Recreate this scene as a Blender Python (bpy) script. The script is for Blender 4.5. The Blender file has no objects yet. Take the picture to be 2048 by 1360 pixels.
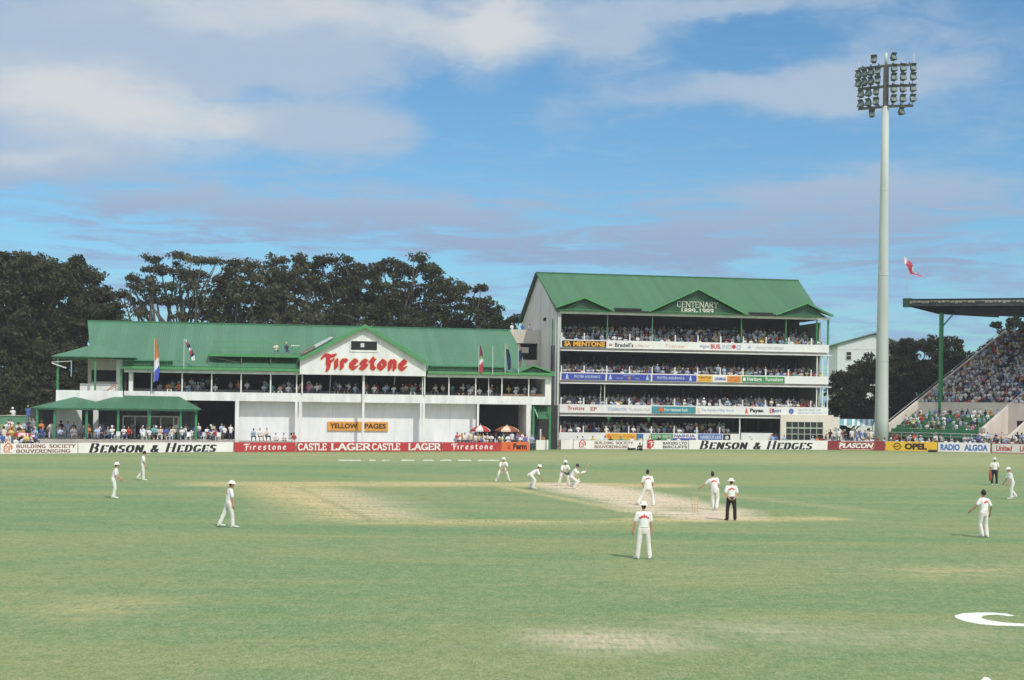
import bpy, bmesh, math, random
import numpy as np
from mathutils import Vector, Matrix
from mathutils.bvhtree import BVHTree
random.seed(7); RNG = np.random.default_rng(7)
R = math.radians
C = bpy.context.scene.collection
sc = bpy.context.scene

# ------------------------------------------------------------------ camera
FPX, CX, CY, ROLL, CAMH = 50/36*2048, 1024.0, 815.0, 0.0125, 4.8
cam = bpy.data.cameras.new('camera'); cam.lens = 50; cam.sensor_width = 36
cam.shift_y = (CY-680)/2048; cam.clip_start = 0.5; cam.clip_end = 6000
co = bpy.data.objects.new('camera', cam); C.objects.link(co)
co.location = (0, 0, CAMH)
co.rotation_euler = (Matrix.Rotation(R(90), 3, 'X') @ Matrix.Rotation(ROLL, 3, 'Z')).to_euler()
sc.camera = co

# ------------------------------------------------------------------ light
SUN_EL, SUN_AZ = 50.0, 145.0            # azimuth clockwise from +Y
sc.view_settings.view_transform = 'Standard'; sc.view_settings.look = 'None'
sc.view_settings.exposure = -0.05; sc.view_settings.gamma = 1.0
sun = bpy.data.lights.new('sun', 'SUN'); sun.energy = 3.0; sun.angle = R(0.6); sun.color = (1, .95, .87)
so = bpy.data.objects.new('sun', sun); C.objects.link(so)
sd = Vector((math.sin(R(SUN_AZ))*math.cos(R(SUN_EL)), math.cos(R(SUN_AZ))*math.cos(R(SUN_EL)), math.sin(R(SUN_EL))))
so.rotation_euler = sd.to_track_quat('Z', 'Y').to_euler(); so.location = (60, -60, 90)

class N:                                  # small node-tree writer
    def __init__(s, nt): s.nt = nt
    def new(s, t, **k):
        n = s.nt.nodes.new(t)
        for a, b in k.items(): setattr(n, a, b)
        return n
    def put(s, sock, v):
        if isinstance(v, bpy.types.NodeSocket): s.nt.links.new(v, sock)
        else: sock.default_value = v
    def m(s, op, a, b=0.0, c=None, clamp=False):
        n = s.new('ShaderNodeMath', operation=op, use_clamp=clamp)
        s.put(n.inputs[0], a); s.put(n.inputs[1], b)
        if c is not None: s.put(n.inputs[2], c)
        return n.outputs[0]
    def mix(s, f, a, b):
        n = s.new('ShaderNodeMix', data_type='RGBA')
        s.put(n.inputs[0], f); s.put(n.inputs[6], a); s.put(n.inputs[7], b)
        return n.outputs[2]
    def noise(s, vec, scale, det=4, rough=.5, dist=0, dim='3D'):
        n = s.new('ShaderNodeTexNoise', noise_dimensions=dim)
        if vec is not None: s.put(n.inputs['Vector'], vec)
        n.inputs['Scale'].default_value = scale; n.inputs['Detail'].default_value = det
        n.inputs['Roughness'].default_value = rough; n.inputs['Distortion'].default_value = dist
        return n.outputs[0]
    def ramp(s, f, a, b, c=0.0, d=1.0):
        n = s.new('ShaderNodeMapRange', interpolation_type='SMOOTHSTEP')
        s.put(n.inputs[0], f); n.inputs[1].default_value = a; n.inputs[2].default_value = b
        n.inputs[3].default_value = c; n.inputs[4].default_value = d
        return n.outputs[0]
    def scale(s, vec, xyz, loc=(0, 0, 0)):
        n = s.new('ShaderNodeMapping'); s.put(n.inputs[0], vec)
        n.inputs[3].default_value = xyz; n.inputs[1].default_value = loc
        return n.outputs[0]

def rgba(c, a=1): return (c[0], c[1], c[2], a)

def azel(px, py):
    a = (px-CX)/FPX; b = (CY-py)/FPX; c, s = math.cos(ROLL), math.sin(ROLL)
    u, v = a*c-b*s, b*c+a*s
    return math.atan(u), math.atan(v/math.sqrt(1+u*u))

w = bpy.data.worlds.new("World"); sc.world = w; w.use_nodes = True
w.node_tree.nodes.clear(); n = N(w.node_tree)
sky = n.new('ShaderNodeTexSky', sky_type='NISHITA', sun_disc=False)
sky.sun_elevation = R(SUN_EL); sky.sun_rotation = R(SUN_AZ); sky.air_density = 1.0; sky.dust_density = 0.6; sky.ozone_density = 2.0
tc = n.new('ShaderNodeTexCoord').outputs['Generated']
sep = n.new('ShaderNodeSeparateXYZ'); n.put(sep.inputs[0], tc)
AZ = n.m('ARCTAN2', sep.outputs[0], sep.outputs[1]); EL = n.m('ARCSINE', sep.outputs[2])
comb = n.new('ShaderNodeCombineXYZ'); n.put(comb.inputs[0], AZ); n.put(comb.inputs[1], EL)
V = comb.outputs[0]
def nz(vec, sc_, xyz, det=5, rough=.55, loc=(0, 0, 0), dist=0):
    return n.noise(n.scale(vec, xyz, loc), sc_, det, rough, dist)
wz = n.m('SUBTRACT', nz(V, 9, (1, 1.8, 1), 6, .6, (3, 1, 0)), .5)
wz2 = n.m('SUBTRACT', nz(V, 9, (1, 1.8, 1), 6, .6, (7, 5, 0)), .5)
AZw = n.m('ADD', AZ, n.m('MULTIPLY', wz, .09)); ELw = n.m('ADD', EL, n.m('MULTIPLY', wz2, .05))
def blob(px, py, rx, ry, amp=1.0, p=1.0):
    a, e = azel(px, py)
    x = n.m('DIVIDE', n.m('SUBTRACT', AZw, a), rx/FPX); y = n.m('DIVIDE', n.m('SUBTRACT', ELw, e), ry/FPX)
    d = n.m('ADD', n.m('MULTIPLY', x, x), n.m('MULTIPLY', y, y))
    return n.m('MULTIPLY', n.m('EXPONENT', n.m('MULTIPLY', d, -p)), amp)
def total(L):
    t = L[0]
    for q in L[1:]: t = n.m('ADD', t, q)
    return t
gray = total([blob(500, 10, 700, 75, 1.0), blob(200, 95, 330, 60, .9), blob(520, 115, 360, 55, .8), blob(720, 255, 150, 85, .95), blob(560, 250, 130, 60, .6),
              blob(120, 240, 330, 110, .85), blob(60, 345, 230, 40, .7), blob(1220, 80, 140, 55, .75), blob(1480, 180, 280, 40, .7), blob(1720, 165, 220, 60, .8),
              blob(1500, 12, 300, 26, .7), blob(1120, 230, 140, 60, .4), blob(1900, 60, 200, 70, .4), blob(1960, 260, 160, 60, .3),
              blob(800, 425, 380, 42, 1.0), blob(420, 425, 240, 34, .6), blob(1750, 400, 380, 55, .85), blob(1150, 500, 360, 34, .8), blob(1550, 470, 320, 40, .8), blob(300, 480, 280, 26, .6), blob(1900, 520, 250, 30, .5)])
bright = total([blob(270, 228, 180, 72, 1.15), blob(60, 175, 160, 60, .8), blob(30, 325, 150, 28, .6), blob(990, 60, 100, 75, 1.15), blob(720, 30, 330, 38, .75), blob(380, 40, 300, 34, .45), blob(480, 240, 90, 40, .5)])
hol = total([blob(860, 175, 200, 45, .9), blob(540, 190, 70, 30, .4), blob(1480, 100, 150, 40, .5), blob(900, 300, 100, 60, .4)])
fine = nz(V, 24, (1, 2.6, 1), 8, .62, (1, 2, 0), .6)
streak = nz(V, 16, (.8, 6, 1), 6, .6, (5, 5, 0), .8)
low = n.ramp(EL, .10, .18, 1, 0)
gm = n.m('ADD', n.m('SUBTRACT', gray, n.m('MULTIPLY', hol, .6)), n.m('MULTIPLY', n.m('SUBTRACT', fine, .5), .9))
gm = n.m('ADD', gm, n.m('MULTIPLY', n.m('MULTIPLY', n.m('SUBTRACT', streak, .52), 3.2), low))
gm = n.m('MULTIPLY', n.ramp(gm, .12, .95), .92)
sm = n.m('MULTIPLY', n.ramp(streak, .40, .64), n.m('MULTIPLY', n.ramp(EL, .10, .20, 1, 0), .8))
bm_ = n.m('ADD', bright, n.m('MULTIPLY', n.m('SUBTRACT', fine, .5), .65))
bm_ = n.m('MULTIPLY', n.ramp(bm_, .05, 1.25), .92)
SK = 0.1
skt = n.new('ShaderNodeMix', data_type='RGBA', blend_type='MULTIPLY'); skt.inputs[0].default_value = 1
n.put(skt.inputs[6], sky.outputs[0]); skt.inputs[7].default_value = (.66, 1.10, 1.30, 1)
c1 = n.mix(sm, skt.outputs[2], (.31/SK, .46/SK, .72/SK, 1))
wisp = nz(V, 20, (.7, 5.5, 1), 7, .62, (11, 3, 0), 1.0)
c1 = n.mix(n.m('MULTIPLY', n.ramp(wisp, .5, .74), n.m('MULTIPLY', n.ramp(EL, .06, .22, 1, .25), .55)), c1, (.40/SK, .62/SK, .79/SK, 1))
gcol = n.mix(low, (.44/SK, .555/SK, .70/SK, 1), (.305/SK, .42/SK, .625/SK, 1))
c2 = n.mix(gm, c1, gcol)
c3 = n.mix(bm_, c2, (.70/SK, .73/SK, .745/SK, 1))
# unseen bright cloud added above and behind the camera to raise the ambient light
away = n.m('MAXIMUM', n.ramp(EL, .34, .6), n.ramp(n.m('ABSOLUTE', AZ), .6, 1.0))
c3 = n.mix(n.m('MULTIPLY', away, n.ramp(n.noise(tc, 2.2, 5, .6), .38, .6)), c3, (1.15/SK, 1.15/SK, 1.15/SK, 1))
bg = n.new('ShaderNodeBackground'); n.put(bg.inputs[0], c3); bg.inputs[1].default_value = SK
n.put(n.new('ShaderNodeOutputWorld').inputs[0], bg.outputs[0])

# ------------------------------------------------------------------ projection helpers: pixel of the photo -> place in the world
def ray(px, py):
    a = (px-CX)/FPX; b = (CY-py)/FPX; c, s = math.cos(ROLL), math.sin(ROLL)
    return a*c-b*s, b*c+a*s
def G(px, py):
    u, v = ray(px, py); Y = CAMH/(-v); return Vector((u*Y, Y, 0))
def W(px, py, Y):
    u, v = ray(px, py); return Vector((u*Y, Y, CAMH+v*Y))

class Frame:
    def __init__(s, P0, ang):
        s.P = Vector((P0[0], P0[1])); s.a = ang
        s.e = Vector((math.cos(ang), math.sin(ang))); s.n = Vector((-math.sin(ang), math.cos(ang)))
    def loc(s, px, py, t=0.0):             # (s, z) on the vertical plane t metres behind the facade
        u, v = ray(px, py); d = Vector((u, 1))
        Y = (t+s.P.dot(s.n))/d.dot(s.n); q = d*Y
        return (q-s.P).dot(s.e), CAMH+v*Y
    def S(s, px, t=0.0, py=790): return s.loc(px, py, t)[0]
    def Z(s, px, py, t=0.0): return s.loc(px, py, t)[1]
    def hit(s, px, py, p0, p1, p2):        # ray with the plane of three local points
        u, v = ray(px, py)
        o = s.tolocal(Vector((0, 0, CAMH))); q = s.tolocal(Vector((u, 1, CAMH+v))); d = q-o
        p0, p1, p2 = Vector(p0), Vector(p1), Vector(p2); nn = (p1-p0).cross(p2-p0)
        k = (p0-o).dot(nn)/d.dot(nn); return o+d*k
    def tolocal(s, w):
        q = Vector((w[0], w[1]))-s.P; return Vector((q.dot(s.e), q.dot(s.n), w[2]))
    def world(s, p):
        q = s.P+s.e*p[0]+s.n*p[1]; return Vector((q.x, q.y, p[2]))

# ------------------------------------------------------------------ mesh builder
class MB:
    def __init__(s): s.v = []; s.f = []; s.m = []
    def add(s, vs, fs, mi=0):
        k = len(s.v); s.v += [tuple(p) for p in vs]
        for f in fs: s.f.append([i+k for i in f]); s.m.append(mi)
        return s
    def box(s, x0, x1, y0, y1, z0, z1, mi=0):
        if x0 > x1: x0, x1 = x1, x0
        if y0 > y1: y0, y1 = y1, y0
        if z0 > z1: z0, z1 = z1, z0
        return s.add([(x0,y0,z0),(x1,y0,z0),(x1,y1,z0),(x0,y1,z0),(x0,y0,z1),(x1,y0,z1),(x1,y1,z1),(x0,y1,z1)],
              [(0,3,2,1),(4,5,6,7),(0,1,5,4),(1,2,6,5),(2,3,7,6),(3,0,4,7)], mi)
    def prism(s, pts, d, mi=0):            # planar polygon pushed by vector d
        k = len(pts); d = Vector(d); a = [Vector(p) for p in pts]
        nn = Vector((0, 0, 0))
        for i in range(k): nn += (a[i]-a[0]).cross(a[(i+1) % k]-a[0])
        vs = a+[p+d for p in a]
        fs = [tuple(range(k)), tuple(range(2*k-1, k-1, -1))]+[(i, i+k, (i+1) % k+k, (i+1) % k) for i in range(k)]
        if nn.dot(d) > 0: fs = [tuple(reversed(f)) for f in fs]
        return s.add(vs, fs, mi)
    def bar(s, p, q, w=.05, h=None, mi=0):
        p, q = Vector(p), Vector(q); h = h or w; t = (q-p).normalized()
        up = Vector((0, 0, 1)) if abs(t.z) < .95 else Vector((0, 1, 0))
        a = t.cross(up).normalized()*w/2; b = a.cross(t).normalized()*h/2
        vs = [p-a-b, p+a-b, p+a+b, p-a+b, q-a-b, q+a-b, q+a+b, q-a+b]
        return s.add(vs, [(0,3,2,1),(4,5,6,7),(0,1,5,4),(1,2,6,5),(2,3,7,6),(3,0,4,7)][::1], mi)
    def tube(s, pts, rad, n=10, mi=0, side=None, cap=True):
        pts = [Vector(p) for p in pts]; k = len(pts)
        rad = [(r, r) if not isinstance(r, tuple) else r for r in rad]
        rings = []; Ts = []
        for i in range(k):
            T = (pts[min(i+1, k-1)]-pts[max(i-1, 0)])
            Ts.append(T.normalized() if T.length > 1e-9 else Vector((0, 0, 1)))
        def frame(T):
            A = Vector(side) if side else (Vector((1, 0, 0)) if abs(T.x) < .9 else Vector((0, 1, 0)))
            A = (A-T*A.dot(T)); A = A.normalized() if A.length > 1e-6 else T.orthogonal().normalized()
            return A, T.cross(A)
        def ring(c, ra, rb, A, B): return [c+A*(ra*math.cos(2*math.pi*j/n))+B*(rb*math.sin(2*math.pi*j/n)) for j in range(n)]
        if cap:
            A, B = frame(Ts[0]); ra, rb = rad[0]; m_ = min(ra, rb)
            rings.append(ring(pts[0]-Ts[0]*m_*.92, ra*.38, rb*.38, A, B)); rings.append(ring(pts[0]-Ts[0]*m_*.6, ra*.8, rb*.8, A, B))
        for i in range(k):
            A, B = frame(Ts[i]); rings.append(ring(pts[i], rad[i][0], rad[i][1], A, B))
        if cap:
            A, B = frame(Ts[-1]); ra, rb = rad[-1]; m_ = min(ra, rb)
            rings.append(ring(pts[-1]+Ts[-1]*m_*.6, ra*.8, rb*.8, A, B)); rings.append(ring(pts[-1]+Ts[-1]*m_*.92, ra*.38, rb*.38, A, B))
        vs = [p for r in rings for p in r]; fs = []
        for i in range(len(rings)-1):
            for j in range(n):
                a, b = i*n+j, i*n+(j+1) % n; fs.append((a, b, b+n, a+n))
        fs.append(tuple(range(n-1, -1, -1))); fs.append(tuple(range((len(rings)-1)*n, len(rings)*n)))
        return s.add(vs, fs, mi)
    def mesh(s, name, mats, smooth=False):
        me = bpy.data.meshes.new(name); me.from_pydata(s.v, [], s.f)
        for m in (mats if isinstance(mats, (list, tuple)) else [mats]): me.materials.append(m)
        me.polygons.foreach_set('material_index', s.m)
        if smooth: me.polygons.foreach_set('use_smooth', [True]*len(me.polygons))
        me.update(); return me
    def build(s, name, mats, parent=None, smooth=False):
        return obj(name, s.mesh(name, mats, smooth), parent)

def each(mb, name, mats, parent):           # every bar or box of the builder becomes a part of its own
    for k in range(0, len(mb.v)//8):
        q = MB(); q.add(mb.v[k*8:k*8+8], [[i-k*8 for i in f] for f in mb.f[k*6:k*6+6]]); q.build(name, mats, parent)
def obj(name, me, parent=None):
    o = bpy.data.objects.new(name, me); C.objects.link(o)
    if parent: o.parent = parent
    return o
def tag(o, label, cat, group=None, kind=None):
    if label: o['label'] = label
    if cat: o['category'] = cat
    if group: o['group'] = group
    if kind: o['kind'] = kind
    return o
def thing(name, label, cat, loc=(0, 0, 0), rz=0, group=None):
    o = bpy.data.objects.new(name, None); C.objects.link(o); o.location = loc; o.rotation_euler = (0, 0, rz)
    o.empty_display_size = .3
    return tag(o, label, cat, group)
def fthing(name, label, cat, fr, group=None): return thing(name, label, cat, (fr.P.x, fr.P.y, 0), fr.a, group)

# ------------------------------------------------------------------ materials
MATS = {}
def mat(name, col, rough=.7, var=.12, nscale=2.0, bump=0.0, bscale=30, metal=0, stretch=(1, 1, 1), spec=.3, col2=None):
    if name in MATS: return MATS[name]
    m = bpy.data.materials.new(name); m.use_nodes = True; nt = m.node_tree; nt.nodes.clear(); n = N(nt)
    b = n.new('ShaderNodeBsdfPrincipled'); b.inputs['Roughness'].default_value = rough
    b.inputs['Metallic'].default_value = metal; b.inputs['Specular IOR Level'].default_value = spec
    tc = n.scale(n.new('ShaderNodeTexCoord').outputs['Object'], stretch)
    f = n.noise(tc, nscale, 5, .6); f = n.ramp(f, .3, .7)
    lo = tuple(c*(1-var) for c in col); hi = tuple(min(1, c*(1+var*.7)) for c in col)
    if col2: lo = col2
    n.put(b.inputs['Base Color'], n.mix(f, rgba(lo), rgba(hi)))
    if bump:
        bp = n.new('ShaderNodeBump'); bp.inputs['Strength'].default_value = bump; bp.inputs['Distance'].default_value = .02
        n.put(bp.inputs['Height'], n.noise(tc, bscale, 4)); n.put(b.inputs['Normal'], bp.outputs[0])
    n.put(n.new('ShaderNodeOutputMaterial').inputs[0], b.outputs[0]); MATS[name] = m; return m
def sheetmat(name, col, axis=0, pitch=.25, strength=.5, rough=.5, var=.13, dirt=.16):
    """corrugated painted iron: ribs along the slope, sheets a little different from one another, weathering streaks"""
    if name in MATS: return MATS[name]
    m = bpy.data.materials.new(name); m.use_nodes = True; nt = m.node_tree; nt.nodes.clear(); n = N(nt)
    b = n.new('ShaderNodeBsdfPrincipled'); b.inputs['Roughness'].default_value = rough; b.inputs['Specular IOR Level'].default_value = .35
    t = n.new('ShaderNodeTexCoord').outputs['Object']; sp = n.new('ShaderNodeSeparateXYZ'); n.put(sp.inputs[0], t)
    x = sp.outputs[axis]
    panel = n.m('FLOOR', n.m('DIVIDE', x, .8)); pn = n.new('ShaderNodeTexWhiteNoise', noise_dimensions='1D'); n.put(pn.inputs['W'], panel)
    st = n.noise(n.scale(t, (3.0, .35, .35) if axis == 0 else (.35, 3, .35)), 1.6, 6, .65)
    big = n.noise(t, .25, 4, .6)
    f = n.m('ADD', n.m('MULTIPLY', pn.outputs[0], .35), n.m('ADD', n.m('MULTIPLY', st, .5), n.m('MULTIPLY', big, .6)))
    f = n.ramp(f, .3, 1.05)
    c = n.mix(f, rgba(tuple(q*(1-var) for q in col)), rgba(tuple(q*(1+var) for q in col)))
    rib = n.m('SINE', n.m('MULTIPLY', x, 2*math.pi/pitch))
    seam = n.m('GREATER_THAN', n.m('FRACT', n.m('DIVIDE', x, .8)), .94)
    c = n.mix(n.m('MULTIPLY', seam, dirt), c, rgba(tuple(q*.55 for q in col)))
    n.put(b.inputs['Base Color'], c)
    bp = n.new('ShaderNodeBump'); bp.inputs['Strength'].default_value = strength; bp.inputs['Distance'].default_value = .03
    n.put(bp.inputs['Height'], rib); n.put(b.inputs['Normal'], bp.outputs[0])
    n.put(n.new('ShaderNodeOutputMaterial').inputs[0], b.outputs[0]); MATS[name] = m; return m

M_roof = sheetmat('green_roof_iron', (.062, .182, .100))
M_roof2 = sheetmat('green_roof_iron_new', (.046, .152, .068))
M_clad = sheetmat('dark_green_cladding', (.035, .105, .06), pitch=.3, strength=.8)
M_trim = mat('green_trim_paint', (.085, .29, .11), .4, .1)
M_post = mat('green_post_paint', (.05, .25, .10), .45, .15)
M_white = mat('white_paint', (.78, .78, .75), .6, .13, 1.1, bump=.1, stretch=(1, 1, .3))
M_wallw = mat('white_wall', (.80, .81, .80), .7, .07, .9, bump=.15, stretch=(1.5, 1, .4))
M_grey = sheetmat('grey_wall_cladding', (.70, .69, .65), axis=1, pitch=.4, strength=.5)
M_beige = mat('beige_render', (.66, .58, .51), .8, .12, .6, bump=.2, stretch=(1, 1, .3))
M_conc = mat('concrete', (.42, .39, .35), .85, .2, .5, bump=.3)
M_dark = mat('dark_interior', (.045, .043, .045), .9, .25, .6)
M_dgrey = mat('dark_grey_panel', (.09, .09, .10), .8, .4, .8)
M_glass = mat('dark_glass', (.02, .024, .028), .12, .2, 1, spec=.6)
M_railp = mat('pale_railing', (.6, .62, .62), .5, .1)
M_black = mat('black_paint', (.018, .017, .018), .6, .2)
M_red = mat('red_paint', (.46, .045, .045), .55, .1)
M_redl = mat('red_lettering', (.50, .035, .04), .55, .1)
M_maroon = mat('maroon_paint', (.26, .035, .04), .55, .1)
M_orange = mat('orange_paint', (.68, .15, .045), .55, .1)
M_yellow = mat('yellow_paint', (.78, .47, .04), .55, .08)
M_amber = mat('amber_paint', (.72, .33, .06), .55, .08)
M_blue = mat('blue_paint', (.055, .07, .36), .55, .1)
M_blue2 = mat('mid_blue_paint', (.06, .16, .45), .55, .1)
M_teal = mat('teal_paint', (.05, .27, .30), .55, .1)
M_sgreen = mat('sign_green_paint', (.06, .26, .09), .55, .1)
M_brown = mat('brown_lettering', (.20, .07, .045), .6, .1)
M_pboard = mat('white_board', (.80, .77, .73), .55, .06, .8, stretch=(1, 1, .4))
M_tan = mat('timber', (.35, .22, .12), .7, .25, 3)
M_pole = mat('pale_grey_green_paint', (.50, .55, .50), .5, .12, .8, stretch=(1, 1, .08))
M_steel = mat('weathered_steel', (.13, .12, .10), .6, .3, 2)

# ------------------------------------------------------------------ lettering
def hull(P):
    P = sorted(set((round(a, 5), round(b, 5)) for a, b in P))
    def half(Q):
        h = []
        for p in Q:
            while len(h) > 1 and (h[-1][0]-h[-2][0])*(p[1]-h[-2][1])-(h[-1][1]-h[-2][1])*(p[0]-h[-2][0]) <= 0: h.pop()
            h.append(p)
        return h
    a = half(P); b = half(P[::-1]); return a[:-1]+b[:-1]
def arc(cx, cy, rx, ry, a0, a1, k=12):
    return [(cx+rx*math.cos(R(a0+(a1-a0)*i/k)), cy+ry*math.sin(R(a0+(a1-a0)*i/k))) for i in range(k+1)]
GL = {
 'A': (.8, [[(0, 0), (.4, 1), (.8, 0)], [(.16, .35), (.64, .35)]]),
 'B': (.66, [[(.05, 0), (.05, 1)], [(.05, 1)]+arc(.33, .76, .27, .24, 90, -90)+[(.05, .52)], [(.05, .52)]+arc(.36, .26, .3, .26, 90, -90)+[(.05, 0)]]),
 'C': (.75, [arc(.4, .5, .4, .5, 45, 315, 18)]),
 'D': (.75, [[(.05, 0), (.05, 1)], [(.05, 1)]+arc(.3, .5, .43, .5, 90, -90)+[(.05, 0)]]),
 'E': (.62, [[(.05, 0), (.05, 1)], [(.05, 1), (.6, 1), (.6, .84)], [(.05, .52), (.45, .52)], [(.05, 0), (.6, 0), (.6, .16)]]),
 'G': (.8, [arc(.4, .5, .4, .5, 45, 330, 18), [(.52, .42), (.78, .42), (.78, .1)]]),
 'H': (.78, [[(.05, 0), (.05, 1)], [(.73, 0), (.73, 1)], [(.05, .5), (.73, .5)]]),
 'I': (.2, [[(.1, 0), (.1, 1)]]),
 'L': (.58, [[(.05, 0), (.05, 1)], [(.05, 0), (.56, 0), (.56, .18)]]),
 'N': (.8, [[(.05, 0), (.05, 1), (.75, 0), (.75, 1)]]),
 'O': (.8, [arc(.4, .5, .4, .5, 0, 360, 22)]),
 'P': (.62, [[(.05, 0), (.05, 1)], [(.05, 1)]+arc(.32, .74, .28, .26, 90, -90)+[(.05, .48)]]),
 'R': (.7, [[(.05, 0), (.05, 1)], [(.05, 1)]+arc(.34, .75, .28, .25, 90, -90)+[(.05, .5)], [(.3, .5), (.68, 0)]]),
 'S': (.6, [arc(.3, .745, .27, .255, 25, 265, 14)+arc(.3, .25, .3, .25, 85, -155, 14)]),
 'T': (.7, [[(.35, 0), (.35, 1)], [(0, .84), (0, 1), (.7, 1), (.7, .84)]]),
 'U': (.74, [[(.05, 1), (.05, .35)]+arc(.37, .32, .32, .32, 180, 360)+[(.69, 1)]]),
 'V': (.78, [[(0, 1), (.39, 0), (.78, 1)]]),
 'Y': (.74, [[(0, 1), (.37, .48), (.74, 1)], [(.37, .5), (.37, 0)]]),
 '&': (.8, [[(.8, .45), (.7, .2)]+arc(.33, .24, .3, .24, -30, -200, 10)+[(.2, .5), (.48, .72)]+arc(.34, .82, .16, .17, -20, 190, 8)+[(.25, .6), (.8, 0)]]),
 '1': (.4, [[(.05, .82), (.22, 1), (.22, 0)]]),
 '8': (.6, [arc(.3, .75, .22, .24, 0, 360, 16), arc(.3, .26, .28, .26, 0, 360, 16)]),
 '9': (.6, [arc(.3, .7, .27, .3, 0, 360, 16), [(.57, .7), (.5, .25), (.25, 0)]]),
 '-': (.4, [[(.05, .45), (.35, .45)]]),
 ' ': (.4, []),
 'f_F': (.58, [[(-.05, .80)]+arc(.16, .86, .2, .16, 175, 60, 8)+[(.5, .93), (.82, 1.02)], [(.32, .95), (.32, .5), (.38, .2), (.30, -.16)], [(.32, .5), (.62, .56)], [(.62, .56), (.66, .66)]]),
 'i': (.16, [[(.08, .04), (.08, .66)]]),
 'r': (.42, [[(.08, .0), (.08, .66)], [(.08, .5), (.26, .68), (.4, .56)]]),
 'e': (.5, [[(.1, .38), (.42, .44), (.42, .56), (.26, .68), (.08, .5), (.08, .2), (.26, .0), (.46, .14)]]),
 's': (.46, [[(.42, .56), (.26, .68), (.06, .54), (.12, .4), (.38, .28), (.40, .14), (.22, .0), (.02, .12)]]),
 't': (.34, [[(.14, .84), (.14, .12), (.3, .0)], [(-.02, .62), (.32, .68)]]),
 'o': (.5, [[(.24, .68), (.06, .5), (.06, .18), (.24, .0), (.44, .18), (.44, .5), (.24, .68)]]),
 'n': (.5, [[(.08, .0), (.08, .66)], [(.08, .5), (.28, .68), (.42, .52), (.42, .0)]]),
}
def glyphtext(text, nib, gap=.22, shear=0, caps=None, serif=0):
    """list of convex polygons of a pen of shape `nib` drawn along letter skeletons"""
    out = []; x = 0
    for i, ch in enumerate(text):
        adv, st = GL['f_F' if ch == 'F' else ch]; k = caps.get(i, 1) if caps else 1
        for line in st:
            L = [(x+a*k, b*k) for a, b in line]
            for p, q in zip(L, L[1:]):
                out.append(hull([(p[0]+a, p[1]+b) for a, b in nib]+[(q[0]+a, q[1]+b) for a, b in nib]))
            if serif:
                for e, o_ in ((L[0], L[1]), (L[-1], L[-2])):
                    if abs(e[0]-o_[0]) < .3*abs(e[1]-o_[1]) and (abs(e[1]) < .01 or abs(e[1]-k) < .01):
                        out.append([(e[0]-serif, e[1]-.03), (e[0]+serif, e[1]-.03), (e[0]+serif, e[1]+.03), (e[0]-serif, e[1]+.03)])
        x += (adv+gap)*k
    out = [[(a+b*shear, b) for a, b in P] for P in out]
    return out
FAT = [(-.20, -.03), (.20, -.03), (.20, .03), (-.20, .03)]
SER = [(-.05, -.03), (.05, -.03), (.05, .03), (-.05, .03)]
SER2 = [(-.12, -.07), (.12, -.07), (.12, .07), (-.12, .07)]
BLK = [(-.085, -.065), (-.03, -.085), (.085, .065), (.03, .085)]
BOLD = [(-.085, -.085), (.085, -.085), (.085, .085), (-.085, .085)]
_tc = {}
def fonttext(body, bold=.012, shear=0):
    key = (body, bold, shear)
    if key in _tc: return _tc[key]
    cu = bpy.data.curves.new('t', 'FONT'); cu.body = body; cu.size = 1; cu.offset = bold; cu.shear = shear; cu.resolution_u = 3
    o = bpy.data.objects.new('t', cu); C.objects.link(o)
    dg = bpy.context.evaluated_depsgraph_get(); me = bpy.data.meshes.new_from_object(o.evaluated_get(dg))
    out = [[(me.vertices[i].co.x, me.vertices[i].co.y) for i in p.vertices] for p in me.polygons]
    bpy.data.objects.remove(o); bpy.data.curves.remove(cu); bpy.data.meshes.remove(me)
    _tc[key] = out; return out
def fit(polys, x0, x1, z0, z1, fn, mb, mi=0, step=0.0):
    xs = [a for P in polys for a, b in P]; ys = [b for P in polys for a, b in P]
    ax, bx, ay, by = min(xs), max(xs), min(ys), max(ys)
    for i, P in enumerate(polys):
        vs = [Vector(fn(x0+(a-ax)/(bx-ax)*(x1-x0), z0+(b-ay)/(by-ay)*(z1-z0))) for a, b in P]
        if step: vs = [v+Vector((0, -step*(i % 7), 0)) for v in vs]
        mb.add(vs, [tuple(range(len(vs)))], mi)
def poly_disc(cx, cz, rx, rz, k=20): return [(cx+rx*math.cos(2*math.pi*i/k), cz+rz*math.sin(2*math.pi*i/k)) for i in range(k)]
# ------------------------------------------------------------------ ground (one sheet to the horizon; wear of the square kept per point)
def seg_d(P, a, b):
    a = np.array(a[:2]); b = np.array(b[:2]); d = b-a; L = (d**2).sum()
    t = np.clip(((P-a)@d)/L, 0, 1); q = a+t[:, None]*d
    return np.sqrt(((P-q)**2).sum(1))
def in_poly(P, poly):
    x, y = P[:, 0], P[:, 1]; c = np.zeros(len(P), bool); k = len(poly)
    for i in range(k):
        x0, y0 = poly[i][:2]; x1, y1 = poly[(i+1) % k][:2]
        if y0 == y1: continue
        t = ((y0 > y) != (y1 > y)) & (x < (x1-x0)*(y-y0)/(y1-y0)+x0); c ^= t
    return c
def soft(P, pix, width):
    poly = [G(*p) for p in pix]; d = np.full(len(P), 1e9)
    for i in range(len(poly)): d = np.minimum(d, seg_d(P, poly[i], poly[(i+1) % len(poly)]))
    s = np.where(in_poly(P, poly), d, -d); return np.clip(.5+s/width, 0, 1)
def line(P, a, b, wd, soft_=.4):
    d = seg_d(P, G(*a), G(*b)); return np.clip((wd/2+soft_-d)/soft_, 0, 1)
xs = np.concatenate([np.linspace(-2500, -120, 12)[:-1], np.arange(-120, -30, 3.0), np.arange(-30, 56, .3), np.arange(56, 130, 3.0), np.linspace(130, 2500, 12)])
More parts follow.
